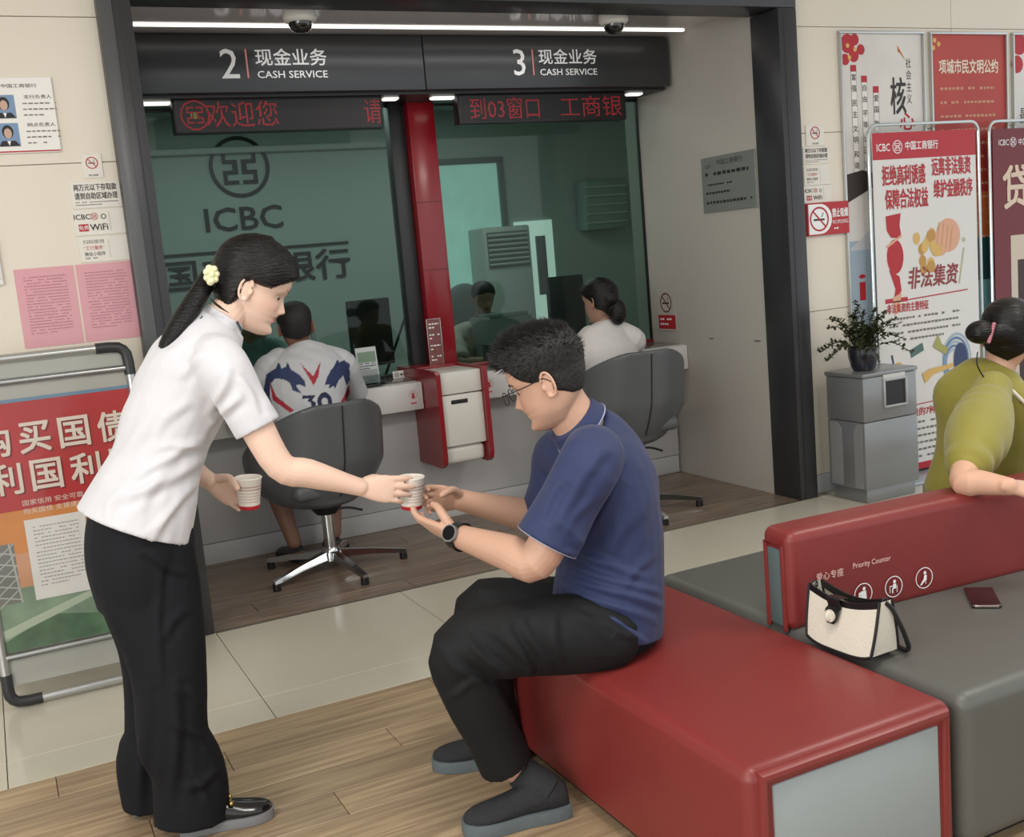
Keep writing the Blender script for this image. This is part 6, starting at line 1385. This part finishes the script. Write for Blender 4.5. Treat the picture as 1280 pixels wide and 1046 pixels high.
# tellers behind the glass
Hk = Head(P(322, 398, 6.45), (.2, -.95, -.2), (0, -.1, 1), 1.0)
kx = P(322, 450, 6.4)
person('bank teller in a teal grey shirt behind the glass of window 2', (kx.x, 6.75, 0), Hk, [(V3((kx.x, 6.8, .50)), (.15, .11)), (V3((kx.x, 6.75, .75)), (.15, .11)), (V3((kx.x, 6.68, .93)), (.19, .11)), (V3((kx.x, 6.62, 1.02)), (.12, .07)), (V3((kx.x, 6.55, 1.07)), (.05, .05))], (1, 0, 0),
    [(V3((kx.x - .18, 6.66, .97)), V3((kx.x - .24, 6.5, .74)), V3((kx.x - .1, 6.3, .75)), None), (V3((kx.x + .18, 6.66, .97)), V3((kx.x + .24, 6.5, .74)), V3((kx.x + .1, 6.3, .75)), None)], [], (m_mskin, '#9a7a66', '#85594a'), M('teal_shirt', '#6f8a88', 0.8), None, m_mhair, [(0, .06), (1.0, .04), (1.5, .0), (1.8, -.05), (PI, -.07)], lambda a, Z: .008 + 0 * Z, voxel=.008)
Hk = Head(P(604, 372, 6.6), (-.1, -.95, -.25), (0, -.1, 1), .95)
kx = Hk.c
person('bank teller in a pale shirt behind the glass of window 3', (kx.x, 6.8, 0), Hk, [(V3((kx.x, 6.85, .50)), (.15, .11)), (V3((kx.x, 6.8, .72)), (.15, .11)), (V3((kx.x, 6.73, .87)), (.18, .11)), (V3((kx.x, 6.68, .95)), (.12, .07)), (V3((kx.x, 6.65, 1.0)), (.05, .05))], (1, 0, 0),
    [(V3((kx.x - .17, 6.72, .9)), V3((kx.x - .24, 6.5, .74)), V3((kx.x - .1, 6.35, .75)), None), (V3((kx.x + .17, 6.72, .9)), V3((kx.x + .24, 6.5, .74)), V3((kx.x + .1, 6.35, .75)), None)], [], (m_mskin, '#9a7a66', '#85594a'), M('beige_shirt', '#b5aca0', 0.8), None, m_mhair, [(0, .06), (1.0, .04), (1.5, .0), (1.8, -.05), (PI, -.07)], lambda a, Z: .008 + 0 * Z, voxel=.008)

# ------------------------------------------------------------------ handbag and phone
hb = thing('handbag', 'white canvas shoulder bag with black trim and a button flap on the grey bench', 'handbag', (1.93, 1.96, 0.385))
A0, A1 = at(1005, 800, 2, .385), at(1090, 832, 2, .385)
dx_ = (A1 - A0); Lb = dx_.length; dxn = dx_.normalized(); dyn = Vector((-dxn.y, dxn.x, 0)); o0 = A0
def bg_(u, v, z): return o0 + dxn * (u * Lb) + dyn * v + Vector((0, 0, z))
m_canvas = M('white_canvas', '#d9d3c2', 0.8, bump=.2, bscale=150, var=.04); m_trim = M('black_leather', '#1a191b', 0.35)
NB = 16; prof = []
def bag_top(u): return .138 - .024 * math.sin(PI * u) + .006 * u
bm_b = MB(); V = []; Fc = []; nz = 8
def halfw(u, s): return (.052 * (1 - .55 * s)) * (1 - .12 * abs(2 * u - 1) ** 3)
def ue(u, s): return .5 + (u - .5) * (1 + .02 * s) * (1 - .06 * (1 - s) ** 3) 
for side_ in (-1, 1):
    for i in range(NB + 1):
        for j in range(nz + 1):
            u = i / NB; s = j / nz; uu = ue(u, s); zb_ = .012 * (2 * u - 1) ** 4; z = zb_ + (bag_top(u) - zb_) * s
            V.append(bg_(uu, .05 + side_ * halfw(u, s), z + .004))
L = (NB + 1) * (nz + 1); ix = lambda i, j, k: k * L + i * (nz + 1) + j
for k in (0, 1):
    for i in range(NB):
        for j in range(nz): Fc.append((ix(i, j, k), ix(i + 1, j, k), ix(i + 1, j + 1, k), ix(i, j + 1, k)))
for j in range(nz):
    for i in (0, NB): Fc.append((ix(i, j, 0), ix(i, j + 1, 0), ix(i, j + 1, 1), ix(i, j, 1)))
for i in range(NB): Fc.append((ix(i, 0, 0), ix(i + 1, 0, 0), ix(i + 1, 0, 1), ix(i, 0, 1)))
bm_b.raw(V, Fc); o = bm_b.build('bag_body', m_canvas, hb, ang=50); W(o, hb)
b = MB()
edge = [V[ix(i, nz, 0)] for i in range(NB + 1)]; edge2 = [V[ix(i, nz, 1)] for i in range(NB + 1)]
def strip(pts, drop, out):
    VV = []; 
    for p_ in pts: VV += [p_ + Vector((0, 0, .004)) + out * .002, p_ - Vector((0, 0, drop)) + out * .0028, p_ - Vector((0, 0, drop)) - out * .001, p_ + Vector((0, 0, .004)) - out * .002]
    n = len(pts); FF = [(4 * i + j, 4 * i + (j + 1) % 4, 4 * i + 4 + (j + 1) % 4, 4 * i + 4 + j) for i in range(n - 1) for j in range(4)]; b.raw(VV, FF + [(0, 1, 2, 3), tuple(4 * (n - 1) + j for j in (3, 2, 1, 0))])
strip(edge, .016, -dyn); strip(edge2, .016, dyn)
for k in (0, 1):
    for i in (0, NB): b.tube([V[ix(i, j, k)] for j in range(nz + 1)], .0038, n=8)
    b.tube([V[ix(i, 0, k)] for i in range(NB + 1)], .0038, n=8)
W(b.build('black_piping', m_trim, hb), hb)
b = MB(); cpts = [bg_(.42, .045, bag_top(.42) + .012), bg_(.42, .015, bag_top(.42) + .014), bg_(.42, -.004 + .024, bag_top(.42) - .008), bg_(.42, .010, .10), bg_(.42, .004, .070)]
C_ = catm(cpts, 5); VV = []
for i_, p_ in enumerate(C_):
    wv = .021 if i_ < len(C_) - 4 else .021 * math.sqrt(max(.05, 1 - ((i_ - len(C_) + 5) / 4.6) ** 2)); p_ = Vector(p_)
    VV += [p_ - dxn * wv - dyn * .004, p_ + dxn * wv - dyn * .004, p_ + dxn * wv, p_ - dxn * wv]
n = len(C_); b.raw(VV, [(4 * i + j, 4 * i + (j + 1) % 4, 4 * i + 4 + (j + 1) % 4, 4 * i + 4 + j) for i in range(n - 1) for j in range(4)] + [(0, 1, 2, 3), tuple(4 * (n - 1) + j for j in (3, 2, 1, 0))])
fo = b.build('closure_flap', m_trim, hb); W(fo, hb)
bc = Vector(C_[-4]) - dyn * .004; b = MB(); b.cyl(bc, bc - dyn * .006, .0155, n=28); b.sph(bc - dyn * .004, .0145, n=24, scale=(1, .4, 1)); b.build('round_button', m_canvas, fo)
b = MB(); sp_ = [bg_(-.01, .05, .14), bg_(-.06, .06, .12), bg_(-.10, .07, .05), bg_(-.07, .085, .008), bg_(.0, .11, .006), bg_(.3, .125, .006), bg_(.7, .13, .006), bg_(1.0, .12, .008), bg_(1.06, .10, .05), bg_(1.03, .07, .12), bg_(1.0, .05, .145)]
b.tube(catm(sp_, 5), .006, n=8); W(b.build('shoulder_strap', m_trim, hb), hb)
b = MB()
for (u, v) in ((.0, .045), (1.0, .05)): b.tube([bg_(u, v, bag_top(u)) + Vector((.01 * math.cos(a), 0, .01 * math.sin(a))) for a in np.linspace(0, 2 * PI, 13)[:-1]], .002, n=6, closed=True)
W(b.build('strap_ring', m_dark, hb), hb)
ph = at(1228, 747, 2, .39)
k0, k1 = at(1214, 759, 2, .39), at(1251, 759, 2, .39); kk = math.atan2(k1.y - k0.y, k1.x - k0.x)
t = thing('smartphone', 'dark red smartphone lying face down on the grey bench', 'phone', (ph.x, ph.y, .387), kk)
b = MB(); b.box((0, 0, .0045), (.074, .15, .008), bevel=.003, seg=3); b.build('case', M('phone_maroon', '#2a1216', 0.3, coat=.4), t)
b = MB(); b.box((0, -.0735, .0045), (.06, .004, .006), bevel=.001); b.build('edge_band', M('phone_edge', '#b8a9a2', 0.2, metal=.8), t)
